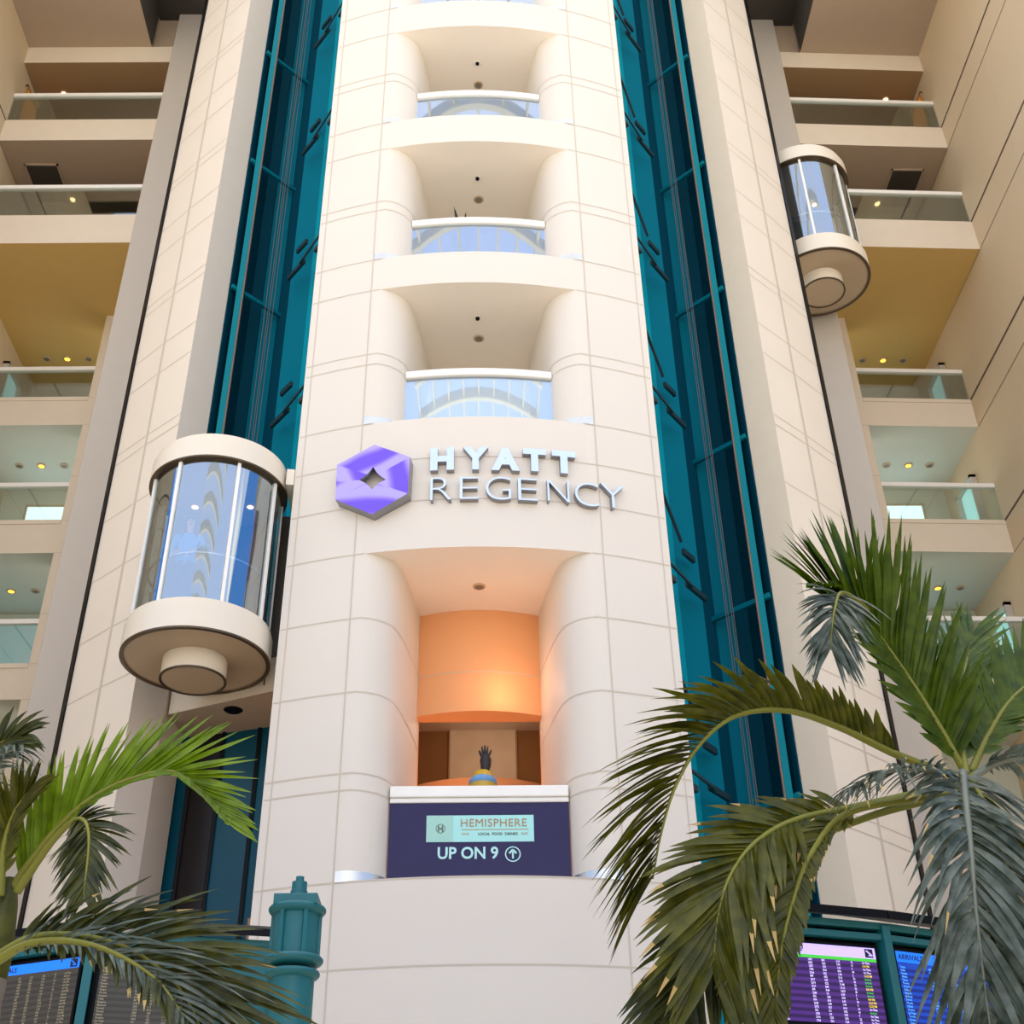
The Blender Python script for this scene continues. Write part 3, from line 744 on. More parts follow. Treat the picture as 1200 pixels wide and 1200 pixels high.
    for z in (19.6, 15.95, 12.3):
        wn[0] += 1
        t = thing(f'window_{wn[0]}', '', '', (s*12.33, 25.6, z)); del t['label'], t['category']; t['kind'] = 'structure'
        q = MB(); q.box(s*12.32, s*12.35, 24.9, 25.8, z, z+1.75, 'windowcyan'); q.build('pane', t)
        q = MB()
        for y0, y1, c0, c1 in ((24.82, 24.9, z, z+1.83), (25.8, 25.88, z, z+1.83), (24.82, 25.88, z+1.75, z+1.83)): q.box(s*12.2, s*12.36, y0, y1, c0, c1, 'grey')
        q.build('window_frame', t)
    # end wall's amber light as emission, and a dark wall ornament, topmost balcony
    t = thing('end_wall_glow', f'amber light patch on the end wall of the topmost {side} wing balcony', 'panel', (s*12.3, 22.5, 26.8))
    M.setdefault('amber', emis('amber end wall glow', srgb(170, 100, 8), .8))
    q = MB(); q.box(s*12.31, s*12.355, 21.9, 23.2, 26.8, 28.7, 'amber'); q.build('panel', t)
    q = MB(); q.box(s*12.29, s*12.36, 21.84, 21.9, 26.8, 28.76, 'brown'); q.box(s*12.29, s*12.36, 23.2, 23.26, 26.8, 28.76, 'brown'); q.box(s*12.29, s*12.36, 21.84, 23.26, 28.7, 28.76, 'brown'); q.build('frame', t)
    t = thing('floor_vase', f'tall dark vase standing behind glass on the topmost {side} wing balcony', 'vase', (s*11.75, 22.0, 26.75))
    q = MB(); q.lathe([(0, 0), (.10, 0), (.16, .6), (.19, 1.05), (.12, 1.4), (.06, 1.5), (.09, 1.6), (.0, 1.58)], (s*11.75, 22.0, 26.75), 'darkbronze', 24); q.build('body', t, smooth=50)
    q = MB(); q.lathe([(.09, 1.6), (.10, 1.62), (.08, 1.63)], (s*11.75, 22.0, 26.75), 'bronze', 24); q.build('rim', t, smooth=50)

# ------------------------------------------------------------------ floor and roof
b = MB(); b.box(-13, 13, -14, 28, GROUND-.2, GROUND, 'floor'); struct(b, 'floor')
b = MB(); b.box(-13, 13, -14.4, -14, GROUND, 3, 'side'); struct(b, 'wall_back')
b = MB()
M['truss'] = mat('white roof steel', srgb(236, 236, 232), .5)
for y in range(-44, 24, 3): b.box(-12.4, 12.4, y-.15, y+.15, 40, 40.7, 'truss')
for x in range(-12, 13, 3): b.box(x-.14, x+.14, -44, 24, 40.2, 40.6, 'truss')
struct(b, 'ceiling_skylight')

# ------------------------------------------------------------------ teal lamp post in front of the tower
LY = 9.0
q = at(348.5, 1070, LY); lx = q.x
t = thing('lamp_post', 'teal cast post with stepped finial and disc flanges before the tower base', 'post', (lx, LY, GROUND))
def zz_(y): return at(348.5, y, LY).z
b = MB(); b.lathe([(.155, GROUND), (.155, zz_(1148))], (lx, LY, 0), 'lamp_teal', 20)
b.lathe([(.30, GROUND), (.30, GROUND+.25), (.2, GROUND+.32), (.155, GROUND+.4)], (lx, LY, 0), 'lamp_teal', 24)
b.build('lower_shaft', t, smooth=40)
b = MB(); b.lathe([(.16, zz_(1130)), (.16, zz_(1068))], (lx, LY, 0), 'lamp_teal', 24); b.build('upper_shaft', t, smooth=40)
b = MB()
for a in (-118, -62, 0, 62, 118, 180):
    x, y = lx+.162*cos(rad(a)), LY+.162*sin(rad(a))
    b.bar((x, y, zz_(1130)), (x, y, zz_(1070)), .03, .035, 'lamp_teal', up=(cos(rad(a)), sin(rad(a)), 0))
b.build('rib', t)
for y, h, r in ((1072, .045, .205), (1131, .045, .207), (1147, .045, .19)):
    z = zz_(y); b = MB(); b.lathe([(0, z-.015), (r-.05, z-.015), (r-.012, z+.004), (r, z+.02), (r, z+.035), (r-.01, z+.048), (0, z+.05)], (lx, LY, 0), 'lamp_teal', 40); b.build('flange', t, smooth=40)
b = MB(); z = zz_(1066); b.box(lx-.155, lx+.155, LY-.155, LY+.155, z, z+.075, 'lamp_teal'); b.build('cap_plate', t, bevel=.006)
b = MB(); b.lathe([(.062, z+.07), (.062, z+.13), (.055, z+.135), (.055, z+.195), (.03, z+.2), (.03, z+.235), (0, z+.24)], (lx, LY, 0), 'lamp_teal', 24); b.build('finial', t, smooth=30)

# ------------------------------------------------------------------ flight information stands
M['screen_v'] = emis('violet lit screen', srgb(44, 22, 78), .55)
M['head_v'] = emis('lilac header', srgb(196, 176, 250), .75)
M['screen_b'] = emis('blue lit screen', srgb(6, 34, 120), .6)
M['screen_b2'] = emis('brighter blue row', srgb(8, 62, 170), .6)
M['screen_v2'] = emis('lighter violet row', srgb(72, 36, 118), .6)
M['head_b'] = emis('blue header', srgb(20, 112, 236), .8)
M['screen_d'] = emis('dim grey screen', srgb(52, 50, 46), .3)
M['screen_d2'] = emis('dim row', srgb(66, 62, 54), .3)
M['head_d'] = emis('dim teal header', srgb(70, 140, 150), .5)
M['txt_w'] = emis('pale screen text', srgb(220, 204, 255), .8)
M['txt_y'] = emis('yellow screen text', srgb(230, 200, 40), .8)
M['txt_g'] = emis('green screen text', srgb(70, 190, 60), .7)
M['txt_b'] = emis('light blue screen text', srgb(90, 170, 250), .8)
M['txt_d'] = emis('dim screen text', srgb(150, 140, 116), .4)
M['txt_k'] = mat('dark screen text', srgb(24, 26, 40), .5)
CITY = ['Atlanta', 'Austin', 'Boston', 'Chicago', 'Dallas', 'Denver', 'Detroit', 'Houston', 'Kingston', 'Las Vegas', 'London', 'Miami', 'Montreal', 'Newark', 'Panama', 'Phoenix', 'San Juan', 'Seattle', 'Tampa', 'Toronto']
def stand(s, label):
    O = at(1035, 1100, 9.0) if s > 0 else at(108, 1108, 9.8)
    tl, tr = (rad(17.6), rad(24)) if s > 0 else (rad(-22.5), rad(14.6))
    aL, aR = (-1.1, 1.1) if s > 0 else (-1.1, 1.42)
    def W(a, d, z, side=None):
        th = tl if (a if side is None else side) < 0 else tr
        return Vector((O.x, O.y, 0))+Vector((cos(th), sin(th), 0))*a+Vector((sin(th), -cos(th), 0))*d+Vector((0, 0, z))
    Z0 = O.z
    t = thing('display_stand', label, 'display stand', (O.x, O.y, GROUND))
    def ubox(mb, a0, a1, d0, d1, z0, z1, key):
        sd = a0+a1
        mb.prism([W(a0, d0, 0, sd).xy, W(a1, d0, 0, sd).xy, W(a1, d1, 0, sd).xy, W(a0, d1, 0, sd).xy], z0, z1, key)
    for a in (.0001, aL+.02, aR-.02) + ((1.0,) if s < 0 else ()):
        b = MB(); ubox(b, a-.035, a+.035, -.06, .05, GROUND, Z0+.085, 'lamp_teal'); b.build('post', t, bevel=.006)
    if s < 0:
        b = MB(); ubox(b, 1.0, aR-.04, -.05, .02, Z0-.75, Z0+.085, 'lamp_teal'); b.build('end_panel', t)
    for z, h in ((Z0+.055, .05), (Z0-.02, .045), (Z0-.72, .05)):
        for a0, a1 in ((aL, 0), (0, aR)):
            b = MB(); ubox(b, a0, a1, -.05, .03, z, z+h, 'lamp_teal'); b.build('crossbar', t, bevel=.005)
    for a0, a1 in ((aL, 0), (0, aR)):
        b = MB(); ubox(b, a0, a1, -.12, -.06, Z0-.72, Z0+.08, 'black'); b.build('back_panel', t)
        sd = a0+a1; e0, e1 = a0*1.04, a1*1.04
        b = MB(); p = [W(e0, .10, Z0+.115, sd), W(e1, .10, Z0+.115, sd), W(e1, -.5, Z0+.30, sd), W(e0, -.5, Z0+.30, sd)]
        b.add(p+[v+Vector((0, 0, .06)) for v in p], [(3, 2, 1, 0), (4, 5, 6, 7), (0, 1, 5, 4), (1, 2, 6, 5), (2, 3, 7, 6), (3, 0, 4, 7)], 'black'); b.build('canopy', t)
    n = Vector((0, -1, 0))
    specs = {(1, -1): ('violet arrivals screen glowing left of the teal post on right stand', 'v', 'ARRIVALS'), (1, 1): ('bright blue arrivals screen right of the teal post on right stand', 'b', 'ARRIVALS'),
             (-1, -1): ('dark screen with blue header at the lower left corner behind fronds', 'b2', 'ARRIVALS'), (-1, 1): ('dim grey departures screen under the lower left palm frond', 'd', 'DEPARTURES')}
    for side in (-1, 1):
        a0, a1 = (-.94, -.07) if side < 0 else (.07, .94)
        lab, pal, head = specs[(s, side)]
        z1 = Z0-.055; z0 = z1-.56
        c = W((a0+a1)/2, 0, z0)
        d = thing('flight_display', lab, 'screen', c)
        b = MB(); ubox(b, a0, a1, -.05, -.005, z0, z1, 'black'); b.build('bezel', d)
        scr, hd, tx_, row = {'v': ('screen_v', 'head_v', 'txt_w', 'screen_v2'), 'b': ('screen_b', 'head_b', 'txt_b', 'screen_b2'), 'b2': ('screen_d', 'head_b', 'txt_d', 'screen_d2'), 'd': ('screen_d', 'head_d', 'txt_d', 'screen_d2')}[pal]
        m = .02; xl, xr = (a0+m, a1-m); zt = z1-m; zb = z0+m
        b = MB(); ubox(b, xl, xr, -.004, -.002, zb, zt, scr)
        nrow = 19; hh = .075; sub = .022; rh = (zt-hh-sub-zb)/nrow
        for i in range(0, nrow, 2): ubox(b, xl, xr, -.002, -.0015, zt-hh-sub-(i+1)*rh, zt-hh-sub-i*rh, row)
        b.build('screen', d, weld=False)
        b = MB(); ubox(b, xl, xr, -.002, .0, zt-hh, zt, hd); b.build('header_bar', d)
        # lettering runs left to right as seen by the reader
        def fr(x, z): return lambda v: W(x+v.x, .002, z+v.y)
        lx_, rx_, sg = xl, xr, 1
        b = MB(); add_text(b, text_mesh(head, .052, 0, .001), fr(lx_+sg*.015, zt-hh+.02), 'txt_k'); b.build('header_text', d, weld=False)
        b = MB(); ubox(b, min(rx_-sg*.02, rx_-sg*.085), max(rx_-sg*.02, rx_-sg*.085), .0, .001, zt-hh+.008, zt-.008, 'txt_k')
        b.bar(W(rx_-sg*.075, .002, zt-.02), W(rx_-sg*.03, .002, zt-hh+.02), .008, .014, hd, up=n); b.bar(W(rx_-sg*.06, .002, zt-hh+.022), W(rx_-sg*.03, .002, zt-hh+.02), .006, .012, hd, up=n); b.build('plane_icon', d, weld=False)
        b = MB(); f_ = MB()
        ubox(b, xl, xr, -.0012, -.0008, zt-hh-sub, zt-hh, 'txt_g' if pal == 'v' else row)
        for i in range(nrow):
            zz = zt-hh-sub-(i+.82)*rh; sz = rh*.95; g = rnd.Random if False else random.Random(i+100*side+s)
            cols = [(.02, g.choice(CITY), tx_), (.33, str(g.randint(100, 2999)), tx_), (.46, g.choice('ABCD')+str(g.randint(1, 60)), tx_), (.60, f'{g.randint(1, 12)}:{g.randint(0, 59):02d}', tx_), (.74, str(g.randint(1, 99)), tx_)]
            st = g.choice(['On Time', 'Arrived', f'{g.randint(1, 12)}:{g.randint(0, 59):02d} PM'])
            cols.append((.85, st, {'v': 'txt_y' if st[0] in '123456789' else ('txt_g' if st == 'Arrived' else 'txt_w')}.get(pal, tx_)))
            for f, sx_, kk in cols:
                me = text_mesh(sx_, sz, 0, .0005, sx=.8, res=1)
                add_text(b, me, fr(lx_+sg*f*(xr-xl), zz), kk); bpy.data.meshes.remove(me)
        b.build('text_rows', d, weld=False)
stand(1, 'teal framed flight information stand with black canopy behind the right palm')
stand(-1, 'teal framed flight information stand with black canopy behind the left palm')

# ------------------------------------------------------------------ palms
M['frond_green'] = leaf_mat('frond green', srgb(60, 86, 2), srgb(92, 116, 8))
M['frond_olive'] = leaf_mat('frond olive', srgb(70, 76, 4), srgb(104, 104, 16))
M['frond_bright'] = leaf_mat('frond bright', srgb(104, 132, 2), srgb(132, 162, 16))
M['frond_grey'] = leaf_mat('frond glaucous', srgb(62, 76, 58), srgb(122, 134, 122))
M['frond_dark'] = leaf_mat('frond dark', srgb(50, 58, 14), srgb(86, 90, 28))
M['rachis'] = mat('frond midrib', srgb(128, 128, 40), .5, var=.15)
M['rachis_grey'] = mat('grey frond midrib', srgb(124, 130, 116), .5, var=.15)
M['drytip'] = mat('dry leaf tip', srgb(190, 160, 96), .7)
M['bark'] = mat('ringed palm bark', srgb(128, 118, 102), .85, var=.25, scale=10, bump=.3, bscale=40)
def catmull(pts, n):
    P = [pts[0]*2-pts[1]]+pts+[pts[-1]*2-pts[-2]]; out = []
    m = len(pts)-1
    for k in range(n+1):
        x = k/n*m; i = min(int(x), m-1); u = x-i
        a, b_, c, d = P[i:i+4]
        out.append((b_*2+(c-a)*u+(a*2-b_*5+c*4-d)*u*u+(b_*3-a-c*3+d)*u**3)*.5)
    return out
def frond(parent, px, L, n=46, key='frond_green', up=(0, 0, 1), lift=25, droop=.35, a0=62, a1=24, w=.03, t0=.12, sides=(1, 1), rk='rachis', seed=0, tipw=.45, jitter=.10, dry=.0, basew=.35):
    g = random.Random(seed)
    pts = catmull([at(*p) for p in px], 60)
    m = MB()
    m.tube(pts, [.022*(1-i/60)+.004 for i in range(61)], rk, 6)
    up = Vector(up)
    S = None
    for i in range(n):
        t = t0+(1-t0)*(i+.5)/n
        k = min(int(t*60), 59); f = t*60-k
        P_ = pts[k].lerp(pts[k+1], f); T = (pts[min(k+2, 60)]-pts[max(k-1, 0)]).normalized()
        S = T.cross(up).normalized(); Nn = S.cross(T).normalized()
        prof = basew+(1-basew)*sin(PI*min(1, (t-t0)/(1-t0)*1.6)/2) if t < .6 else 1-(1-tipw)*((t-.6)/.4)**1.3
        al = rad(a0+(a1-a0)*t)
        for sg, on in ((1, sides[0]), (-1, sides[1])):
            if not on: continue
            a = al+g.uniform(-jitter, jitter); lf = rad(lift)+g.uniform(-jitter, jitter)*1.5
            D = (T*cos(a)+(S*sg*cos(lf)+Nn*sin(lf))*sin(a)).normalized()
            ln = L*prof*on*g.uniform(.86, 1.08); dr = droop*g.uniform(.7, 1.3)
            Wd = D.cross(Nn+S*g.uniform(-.35, .35)).normalized()
            prev = None; vs = []
            ns = 6
            for j in range(ns+1):
                q = j/ns
                c = P_+D*ln*q+Vector((0, 0, -1))*dr*ln*q*q
                if dr*q > .9: pass
                ww = w*(.35+.65*sin(PI*min(1, q*2.2)/2))*(1-q**2.6)+.0008
                fold = Vector((0, 0, 0))+Nn*ww*.45
                vs += [c+Wd*ww+fold*.6, c-fold*.2, c-Wd*ww+fold*.6]
            fs = []
            for j in range(ns):
                o = j*3; fs += [(o, o+1, o+4, o+3), (o+1, o+2, o+5, o+4)]
            isdry = g.random() < dry
            m.add(vs, fs[:-2] if isdry else fs, key)
            if isdry: m.add(vs, fs[-2:], 'drytip')
    o = m.build('frond', parent, weld=False)
    o.data.polygons.foreach_set('use_smooth', [True]*len(o.data.polygons))
    return o
def palm(cx, cy, Y, label, fronds):
    c = at(cx, cy, Y)
    t = thing('palm_tree', label, 'palm', (c.x, c.y, GROUND))
    b = MB(); pr = []
    H = c.z-.45-GROUND
    for i in range(41):
        z = GROUND+H*i/40; pr.append((.12-.035*i/40+(.008 if i % 2 else 0), z))
    pr.append((0, GROUND+H)); b.lathe(pr, (c.x, c.y, 0), 'bark', 20); b.build('trunk', t, smooth=50)
    b = MB(); b.lathe([(.09, c.z-.5), (.095, c.z-.35), (.07, c.z-.1), (.04, c.z+.05), (0, c.z+.06)], (c.x, c.y, 0), 'frond_olive', 20); b.build('crownshaft', t, smooth=60)
    for i, f in enumerate(fronds): frond(t, seed=i*7+int(cx), **f)
    return t
Yp = 7.0
FACE = (0, -1, .3)                 # blade turned to the open hall
palm(1132, 915, Yp, 'large palm with arching fronds before the stand at lower right', [
    # tall frond rising left of the crown
    dict(px=[(1132, 908, 7.0), (1100, 850, 6.95), (1062, 790, 6.9), (1022, 735, 6.8), (985, 705, 6.7)], L=.84, n=44, key='frond_green', up=FACE, lift=22, droop=.02, a0=56, a1=26, w=.031, t0=.08, sides=(1, .55), tipw=.62, basew=.5),
    dict(px=[(1132, 908, 7.1), (1090, 830, 7.1), (1045, 760, 7.0), (1005, 708, 6.9), (975, 690, 6.75), (950, 686, 6.6)], L=.62, n=46, key='frond_green', up=FACE, lift=30, droop=.05, a0=62, a1=30, w=.027, t0=.15, sides=(1, .8), tipw=.6),
    # its neighbour's tip hanging towards the viewer
    dict(px=[(1132, 908, 7.15), (1085, 815, 7.1), (1030, 730, 6.9), (990, 695, 6.4), (978, 715, 6.15), (973, 760, 6.1)], L=.36, n=40, key='frond_grey', up=FACE, lift=10, droop=.35, a0=74, a1=30, w=.014, t0=.66, rk='rachis', jitter=.2, tipw=.6, basew=.8),
    # long arch to the left
    dict(px=[(1125, 912, 7.0), (1050, 884, 6.9), (985, 853, 6.75), (923, 833, 6.6), (865, 838, 6.45), (822, 870, 6.35), (792, 920, 6.3), (775, 975, 6.3), (765, 1030, 6.3)], L=.64, n=56, key='frond_olive', lift=68, droop=.22, a0=58, a1=26, w=.029, tipw=.62, dry=.12, jitter=.12),
    dict(px=[(1120, 920, 6.9), (1015, 943, 6.7), (935, 960, 6.5), (888, 985, 6.35), (858, 1022, 6.25), (842, 1070, 6.2), (836, 1135, 6.2)], L=.62, n=54, key='frond_olive', up=FACE, lift=12, droop=.16, a0=52, a1=24, w=.029, tipw=.62, dry=.25, t0=.2, jitter=.12),
    dict(px=[(1118, 930, 6.8), (1000, 950, 6.55), (952, 998, 6.4), (928, 1060, 6.3), (914, 1125, 6.25), (908, 1210, 6.25)], L=.50, n=50, key='frond_olive', up=FACE, lift=8, droop=.25, sides=(1, .3), a0=50, a1=26, w=.027, tipw=.7, dry=.15, t0=.25),
    dict(px=[(1118, 930, 6.9), (1010, 960, 6.75), (905, 1010, 6.6), (835, 1085, 6.5), (795, 1170, 6.45), (780, 1240, 6.45)], L=.50, n=44, key='frond_dark', up=FACE, lift=10, droop=.3, a0=50, a1=26, w=.024, tipw=.7, dry=.2, t0=.35),
    # glaucous frond hanging straight down in front
    dict(px=[(1128, 905, 6.6), (1131, 935, 6.4), (1137, 990, 6.25), (1143, 1060, 6.2), (1152, 1140, 6.2), (1165, 1240, 6.25)], L=.50, n=60, key='frond_grey', up=(0, -1, .25), lift=14, droop=.62, a0=74, a1=30, w=.023, t0=.02, rk='rachis_grey', tipw=.8, dry=.2, basew=.75, jitter=.25),
    dict(px=[(1138, 910, 6.8), (1155, 950, 6.6), (1180, 1020, 6.5), (1200, 1110, 6.45), (1215, 1230, 6.5)], L=.55, n=46, key='frond_dark', up=(.3, -.8, .4), lift=10, droop=.6, a0=66, a1=32, w=.026, tipw=.7, dry=.15, jitter=.2),
    # right hand fronds leaving the frame
    dict(px=[(1138, 905, 7.0), (1158, 862, 7.05), (1185, 820, 7.1), (1225, 790, 7.15), (1280, 775, 7.2)], L=.55, n=36, key='frond_green', up=FACE, lift=20, droop=.06, a0=58, a1=34, w=.027, sides=(.6, 1), tipw=.6),
    dict(px=[(1140, 910, 6.9), (1180, 890, 6.85), (1240, 890, 6.8), (1300, 930, 6.8)], L=.5, n=30, key='frond_grey', lift=20, droop=.5, a0=62, a1=36, w=.022, rk='rachis_grey'),
    dict(px=[(1132, 908, 6.95), (1126, 860, 7.1), (1128, 800, 7.3), (1140, 745, 7.5)], L=.55, n=34, key='frond_green', up=FACE, lift=20, droop=.03, a0=44, a1=22, w=.026, tipw=.7),
    dict(px=[(1130, 915, 6.7), (1085, 902, 6.5), (1035, 905, 6.35), (995, 925, 6.25)], L=.34, n=40, key='frond_grey', lift=8, droop=.45, a0=62, a1=34, w=.013, rk='rachis_grey', dry=.3, jitter=.25),
])
palm(10, 1040, Yp, 'palm with bright green fan frond at the lower left edge', [
    dict(px=[(8, 1050, 7.0), (34, 1012, 6.95), (66, 972, 6.9), (104, 938, 6.85), (150, 914, 6.8), (200, 904, 6.75), (236, 926, 6.7), (268, 962, 6.65)], L=.56, n=58, key='frond_bright', up=FACE, lift=12, droop=.0, a0=46, a1=10, w=.023, t0=.08, sides=(.22, 1), tipw=.42, jitter=.07, basew=.7),
    dict(px=[(-10, 1125, 6.6), (35, 1100, 6.45), (85, 1096, 6.3), (135, 1106, 6.2), (180, 1130, 6.1), (215, 1165, 6.05), (240, 1215, 6.0)], L=.74, n=60, key='frond_dark', up=FACE, lift=14, droop=.22, a0=46, a1=30, w=.021, sides=(.35, 1), tipw=.8, dry=.2, jitter=.13),
    dict(px=[(-10, 1130, 6.5), (35, 1106, 6.35), (90, 1104, 6.2), (140, 1120, 6.1), (185, 1150, 6.05), (215, 1190, 6.0)], L=.66, n=26, key='frond_grey', up=FACE, lift=18, droop=.3, a0=36, a1=26, w=.009, sides=(.2, 1), tipw=.8, jitter=.2),
    dict(px=[(-40, 1000, 6.9), (-30, 930, 6.75), (-8, 890, 6.6), (22, 876, 6.5)], L=.36, n=20, key='frond_grey', lift=20, droop=.75, a0=50, a1=30, w=.015, rk='rachis_grey', jitter=.2),
    dict(px=[(-50, 990, 7.1), (-35, 920, 7.1), (-5, 875, 7.1), (30, 862, 7.1)], L=.42, n=24, key='frond_dark', up=FACE, lift=20, droop=.35, a0=50, a1=26, w=.022, sides=(.8, 1)),
    dict(px=[(20, 1045, 6.9), (62, 985, 6.75), (92, 960, 6.6), (104, 980, 6.45), (98, 1050, 6.35)], L=.33, n=46, key='frond_dark', up=FACE, lift=6, droop=.2, a0=66, a1=28, w=.014, t0=.42, jitter=.12),
    dict(px=[(0, 1050, 6.9), (5, 990, 6.85), (18, 950, 6.8), (40, 920, 6.75)], L=.34, n=22, key='frond_olive', up=FACE, lift=15, droop=.1, a0=40, a1=20, w=.020),
])

# ------------------------------------------------------------------ passenger in the large lift
def person(loc, height, face):
    t = thing('person', 'person with long brown hair in a blue top standing in the large lift', 'person', loc)
    t.rotation_euler.z = face
    k = height/1.75
    V = [(0, 0, .98), (0, .0, 1.15), (0, 0, 1.34), (0, .01, 1.46), (0, -.005, 1.53), (0, -.015, 1.64), (0, -.01, 1.72),
         (.18, 0, 1.40), (.235, .01, 1.14), (.15, -.16, 1.02), (.06, -.23, 1.06), (-.18, 0, 1.40), (-.24, .01, 1.14), (-.17, -.15, 1.00), (-.07, -.22, 1.04),
         (.10, 0, .90), (.11, -.01, .50), (.11, .02, .09), (.12, -.13, .03), (-.10, 0, .90), (-.11, -.01, .50), (-.11, .02, .09), (-.12, -.13, .03)]
    Eg = [(0, 1), (1, 2), (2, 3), (3, 4), (4, 5), (5, 6), (2, 7), (7, 8), (8, 9), (9, 10), (2, 11), (11, 12), (12, 13), (13, 14), (0, 15), (15, 16), (16, 17), (17, 18), (0, 19), (19, 20), (20, 21), (21, 22)]
    rr = [(.15, .11), (.13, .095), (.16, .10), (.06, .055), (.05, .05), (.085, .10), (.07, .085), (.062, .062), (.047, .047), (.037, .037), (.032, .022), (.062, .062), (.047, .047), (.037, .037), (.032, .022),
          (.09, .09), (.062, .065), (.042, .045), (.045, .03), (.09, .09), (.062, .065), (.042, .045), (.045, .03)]
    me = bpy.data.meshes.new('body'); me.from_pydata([Vector(v)*k for v in V], Eg, [])
    o = bpy.data.objects.new('body', me); C.objects.link(o)
    sk = o.modifiers.new('skin', 'SKIN'); sk.use_smooth_shade = True
    for i, r in enumerate(rr): me.skin_vertices[0].data[i].radius = (r[0]*k, r[1]*k)
    me.skin_vertices[0].data[0].use_root = True
    sb = o.modifiers.new('sub', 'SUBSURF'); sb.levels = sb.render_levels = 2
    bpy.context.view_layer.update()
    m2 = bpy.data.meshes.new_from_object(o.evaluated_get(bpy.context.evaluated_depsgraph_get()))
    bpy.data.objects.remove(o)
    M['skin'] = mat('skin', srgb(196, 150, 120), .5); M['bluetop'] = mat('blue cotton', srgb(40, 140, 214), .7); M['jeans'] = mat('dark trousers', srgb(40, 48, 66), .8); M['hair'] = mat('brown hair', srgb(74, 50, 34), .5, var=.2, scale=30); M['shoe'] = mat('dark shoe', srgb(30, 28, 28), .5)
    for kk in ('skin', 'bluetop', 'jeans', 'shoe'): m2.materials.append(M[kk])
    for p in m2.polygons:
        z = p.center.z/k; r = abs(p.center.x)/k
        fore = p.center.y < -.09*k and .9 < z < 1.2
        p.material_index = 0 if (z > 1.47 or fore) else 1 if z > .93 else 2 if z > .09 else 3
    body = bpy.data.objects.new('body', m2); C.objects.link(body); body.parent = t
    b = MB(); hc = Vector((0, 0, 1.655))*k
    prof = []
    vs = []
    for i in range(9):
        th = rad(i*20)
        for j in range(13):
            ph = rad(-38+j*256/12)
            drop = 1.0 if i < 6 else 1.0
            rz = .125*k; rx = .098*k
            z = cos(th)*rz if i <= 5 else -.02*k-(i-5)*.095*k
            ring = sin(min(th, rad(95)))
            vs.append(hc+Vector((cos(ph)*rx*ring*(1.1+(.12 if i > 5 else 0)), .012*k+sin(ph)*.118*k*ring, z)))
    fs = [(i*13+j, i*13+j+1, (i+1)*13+j+1, (i+1)*13+j) for i in range(8) for j in range(12)]
    o2 = bpy.data.meshes.new('hair'); o2.from_pydata(vs, [], fs); o2.materials.append(M['hair'])
    ho = bpy.data.objects.new('hair', o2); C.objects.link(ho); ho.parent = t
    sd = ho.modifiers.new('thick', 'SOLIDIFY'); sd.thickness = .025*k
    for p in o2.polygons: p.use_smooth = True
    f = MB(); ey = -.105*k
    M['eye'] = mat('dark eye', srgb(24, 20, 20), .3); M['lip'] = mat('lip', srgb(160, 84, 80), .5)
    def ell(cx, cy, cz, rx, ry, rz, key):
        vs = [Vector((cx+rx*sin(rad(a))*cos(rad(bb)), cy+ry*sin(rad(a))*sin(rad(bb)), cz+rz*cos(rad(a))))*k for a in range(0, 181, 30) for bb in range(0, 360, 45)]
        f.add(vs, [(i*8+j, i*8+(j+1) % 8, (i+1)*8+(j+1) % 8, (i+1)*8+j) for i in range(6) for j in range(8)], key)
    ell(.032, -.108, 1.655, .012, .008, .006, 'eye'); ell(-.032, -.108, 1.655, .012, .008, .006, 'eye')
    ell(0, -.118, 1.625, .012, .016, .026, 'skin'); ell(0, -.108, 1.583, .024, .01, .008, 'lip')
    fm = f; me3 = bpy.data.meshes.new('face'); me3.from_pydata(fm.v, [], fm.f)
    for kk in fm.slots: me3.materials.append(M[kk])
    me3.polygons.foreach_set('material_index', fm.m)
    fo = bpy.data.objects.new('face', me3); C.objects.link(fo); fo.parent = t
    return t
q = at(226, 605, 16.0)
person((q.x, 16.0, 8.42+.455), 1.75, rad(6))

for o_ in list(C.objects):
    g_ = {'lift': 'round glass lifts', 'palm': 'palms before the display stands', 'display stand': 'flight information stands', 'screen': 'flight information screens', 'cable': 'hoist ropes in the teal shafts', 'guide rail': 'guide rails beside the piers', 'vent': 'dark ceiling vents', 'vase': 'dark vases on the topmost wing balconies', 'panel': 'amber light patches on the end walls'}.get(o_.get('category'))
    if g_ and o_.parent is None and 'group' not in o_: o_['group'] = g_

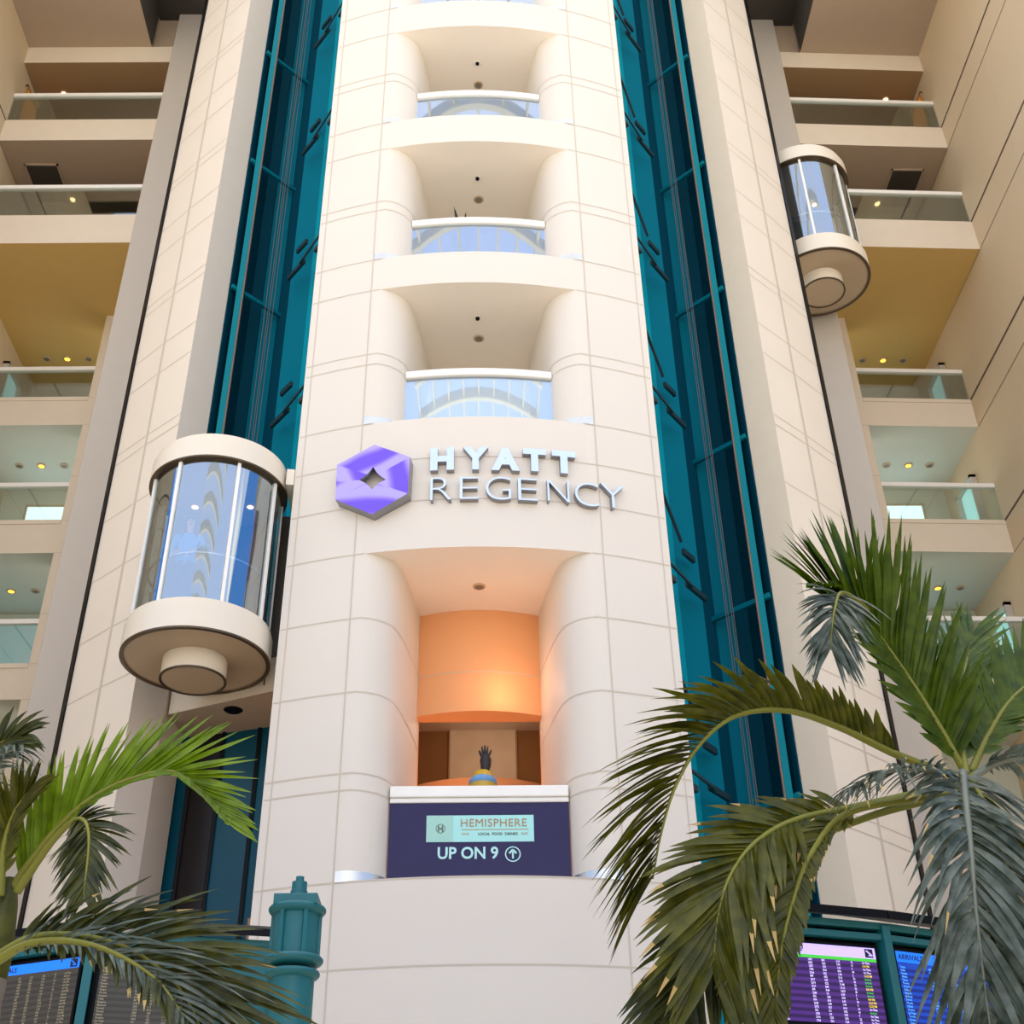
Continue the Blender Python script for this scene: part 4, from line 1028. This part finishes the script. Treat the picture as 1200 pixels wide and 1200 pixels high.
# ------------------------------------------------------------------ light
w = bpy.data.worlds.new('sky'); SC.world = w; w.use_nodes = True
N, L = w.node_tree.nodes, w.node_tree.links
bg = N['Background']
tc = N.new('ShaderNodeTexCoord'); sx = N.new('ShaderNodeSeparateXYZ'); L.new(tc.outputs['Generated'], sx.inputs[0])
cr = N.new('ShaderNodeValToRGB'); e = cr.color_ramp.elements
e[0].position = .12; e[0].color = (1.85, 1.68, 1.46, 1); e[1].position = .95; e[1].color = (1.3, 1.22, 1.1, 1)
k = cr.color_ramp.elements.new(.32); k.color = (.11, .38, .95, 1); k = cr.color_ramp.elements.new(.74); k.color = (.10, .36, .95, 1)
L.new(sx.outputs['Z'], cr.inputs[0])
no = N.new('ShaderNodeTexNoise'); no.inputs['Scale'].default_value = 5.2; no.inputs['Detail'].default_value = 5; L.new(tc.outputs['Generated'], no.inputs['Vector'])
c2 = N.new('ShaderNodeValToRGB'); c2.color_ramp.elements[0].position = .66; c2.color_ramp.elements[1].position = .74; L.new(no.outputs['Fac'], c2.inputs[0])
mx = N.new('ShaderNodeMixRGB'); mx.inputs[2].default_value = (1, 1, 1, 1); L.new(c2.outputs[0], mx.inputs[0]); L.new(cr.outputs[0], mx.inputs[1])
L.new(mx.outputs[0], bg.inputs[0]); bg.inputs[1].default_value = 1.05
def light(kind, name, loc, energy, color, size=1, rot=None, **kw):
    l = bpy.data.lights.new(name, kind); l.energy = energy; l.color = color
    if kind == 'AREA': l.size = size
    elif kind == 'SUN': l.angle = size
    else: l.shadow_soft_size = size
    o = bpy.data.objects.new(name, l); C.objects.link(o); o.location = loc
    if rot is not None: o.rotation_euler = rot
    for a, v in kw.items(): setattr(l, a, v)
    return o
sun = light('SUN', 'sun', (0, 0, 60), 1.6, (1, .87, .66), rad(100))
sun.rotation_euler = Vector((.05, .5, -.86)).to_track_quat('-Z', 'Y').to_euler()
light('POINT', 'balcony_lamp', (.40, 17.15, 8.42), 11, (1, .50, .27), .10)
light('POINT', 'lounge_lamp', (-.5, 18.3, 6.1), 40, (1, .52, .28), .15)
light('POINT', 'lounge_fill', (.2, 20.6, 9.3), 20, (1, .74, .50), .15)  # added fill that brightens the back wall and picture

SC.view_settings.view_transform = 'Standard'; SC.view_settings.look = 'None'
SC.view_settings.exposure = .25; SC.view_settings.gamma = 1; SC.view_settings.use_curve_mapping = False
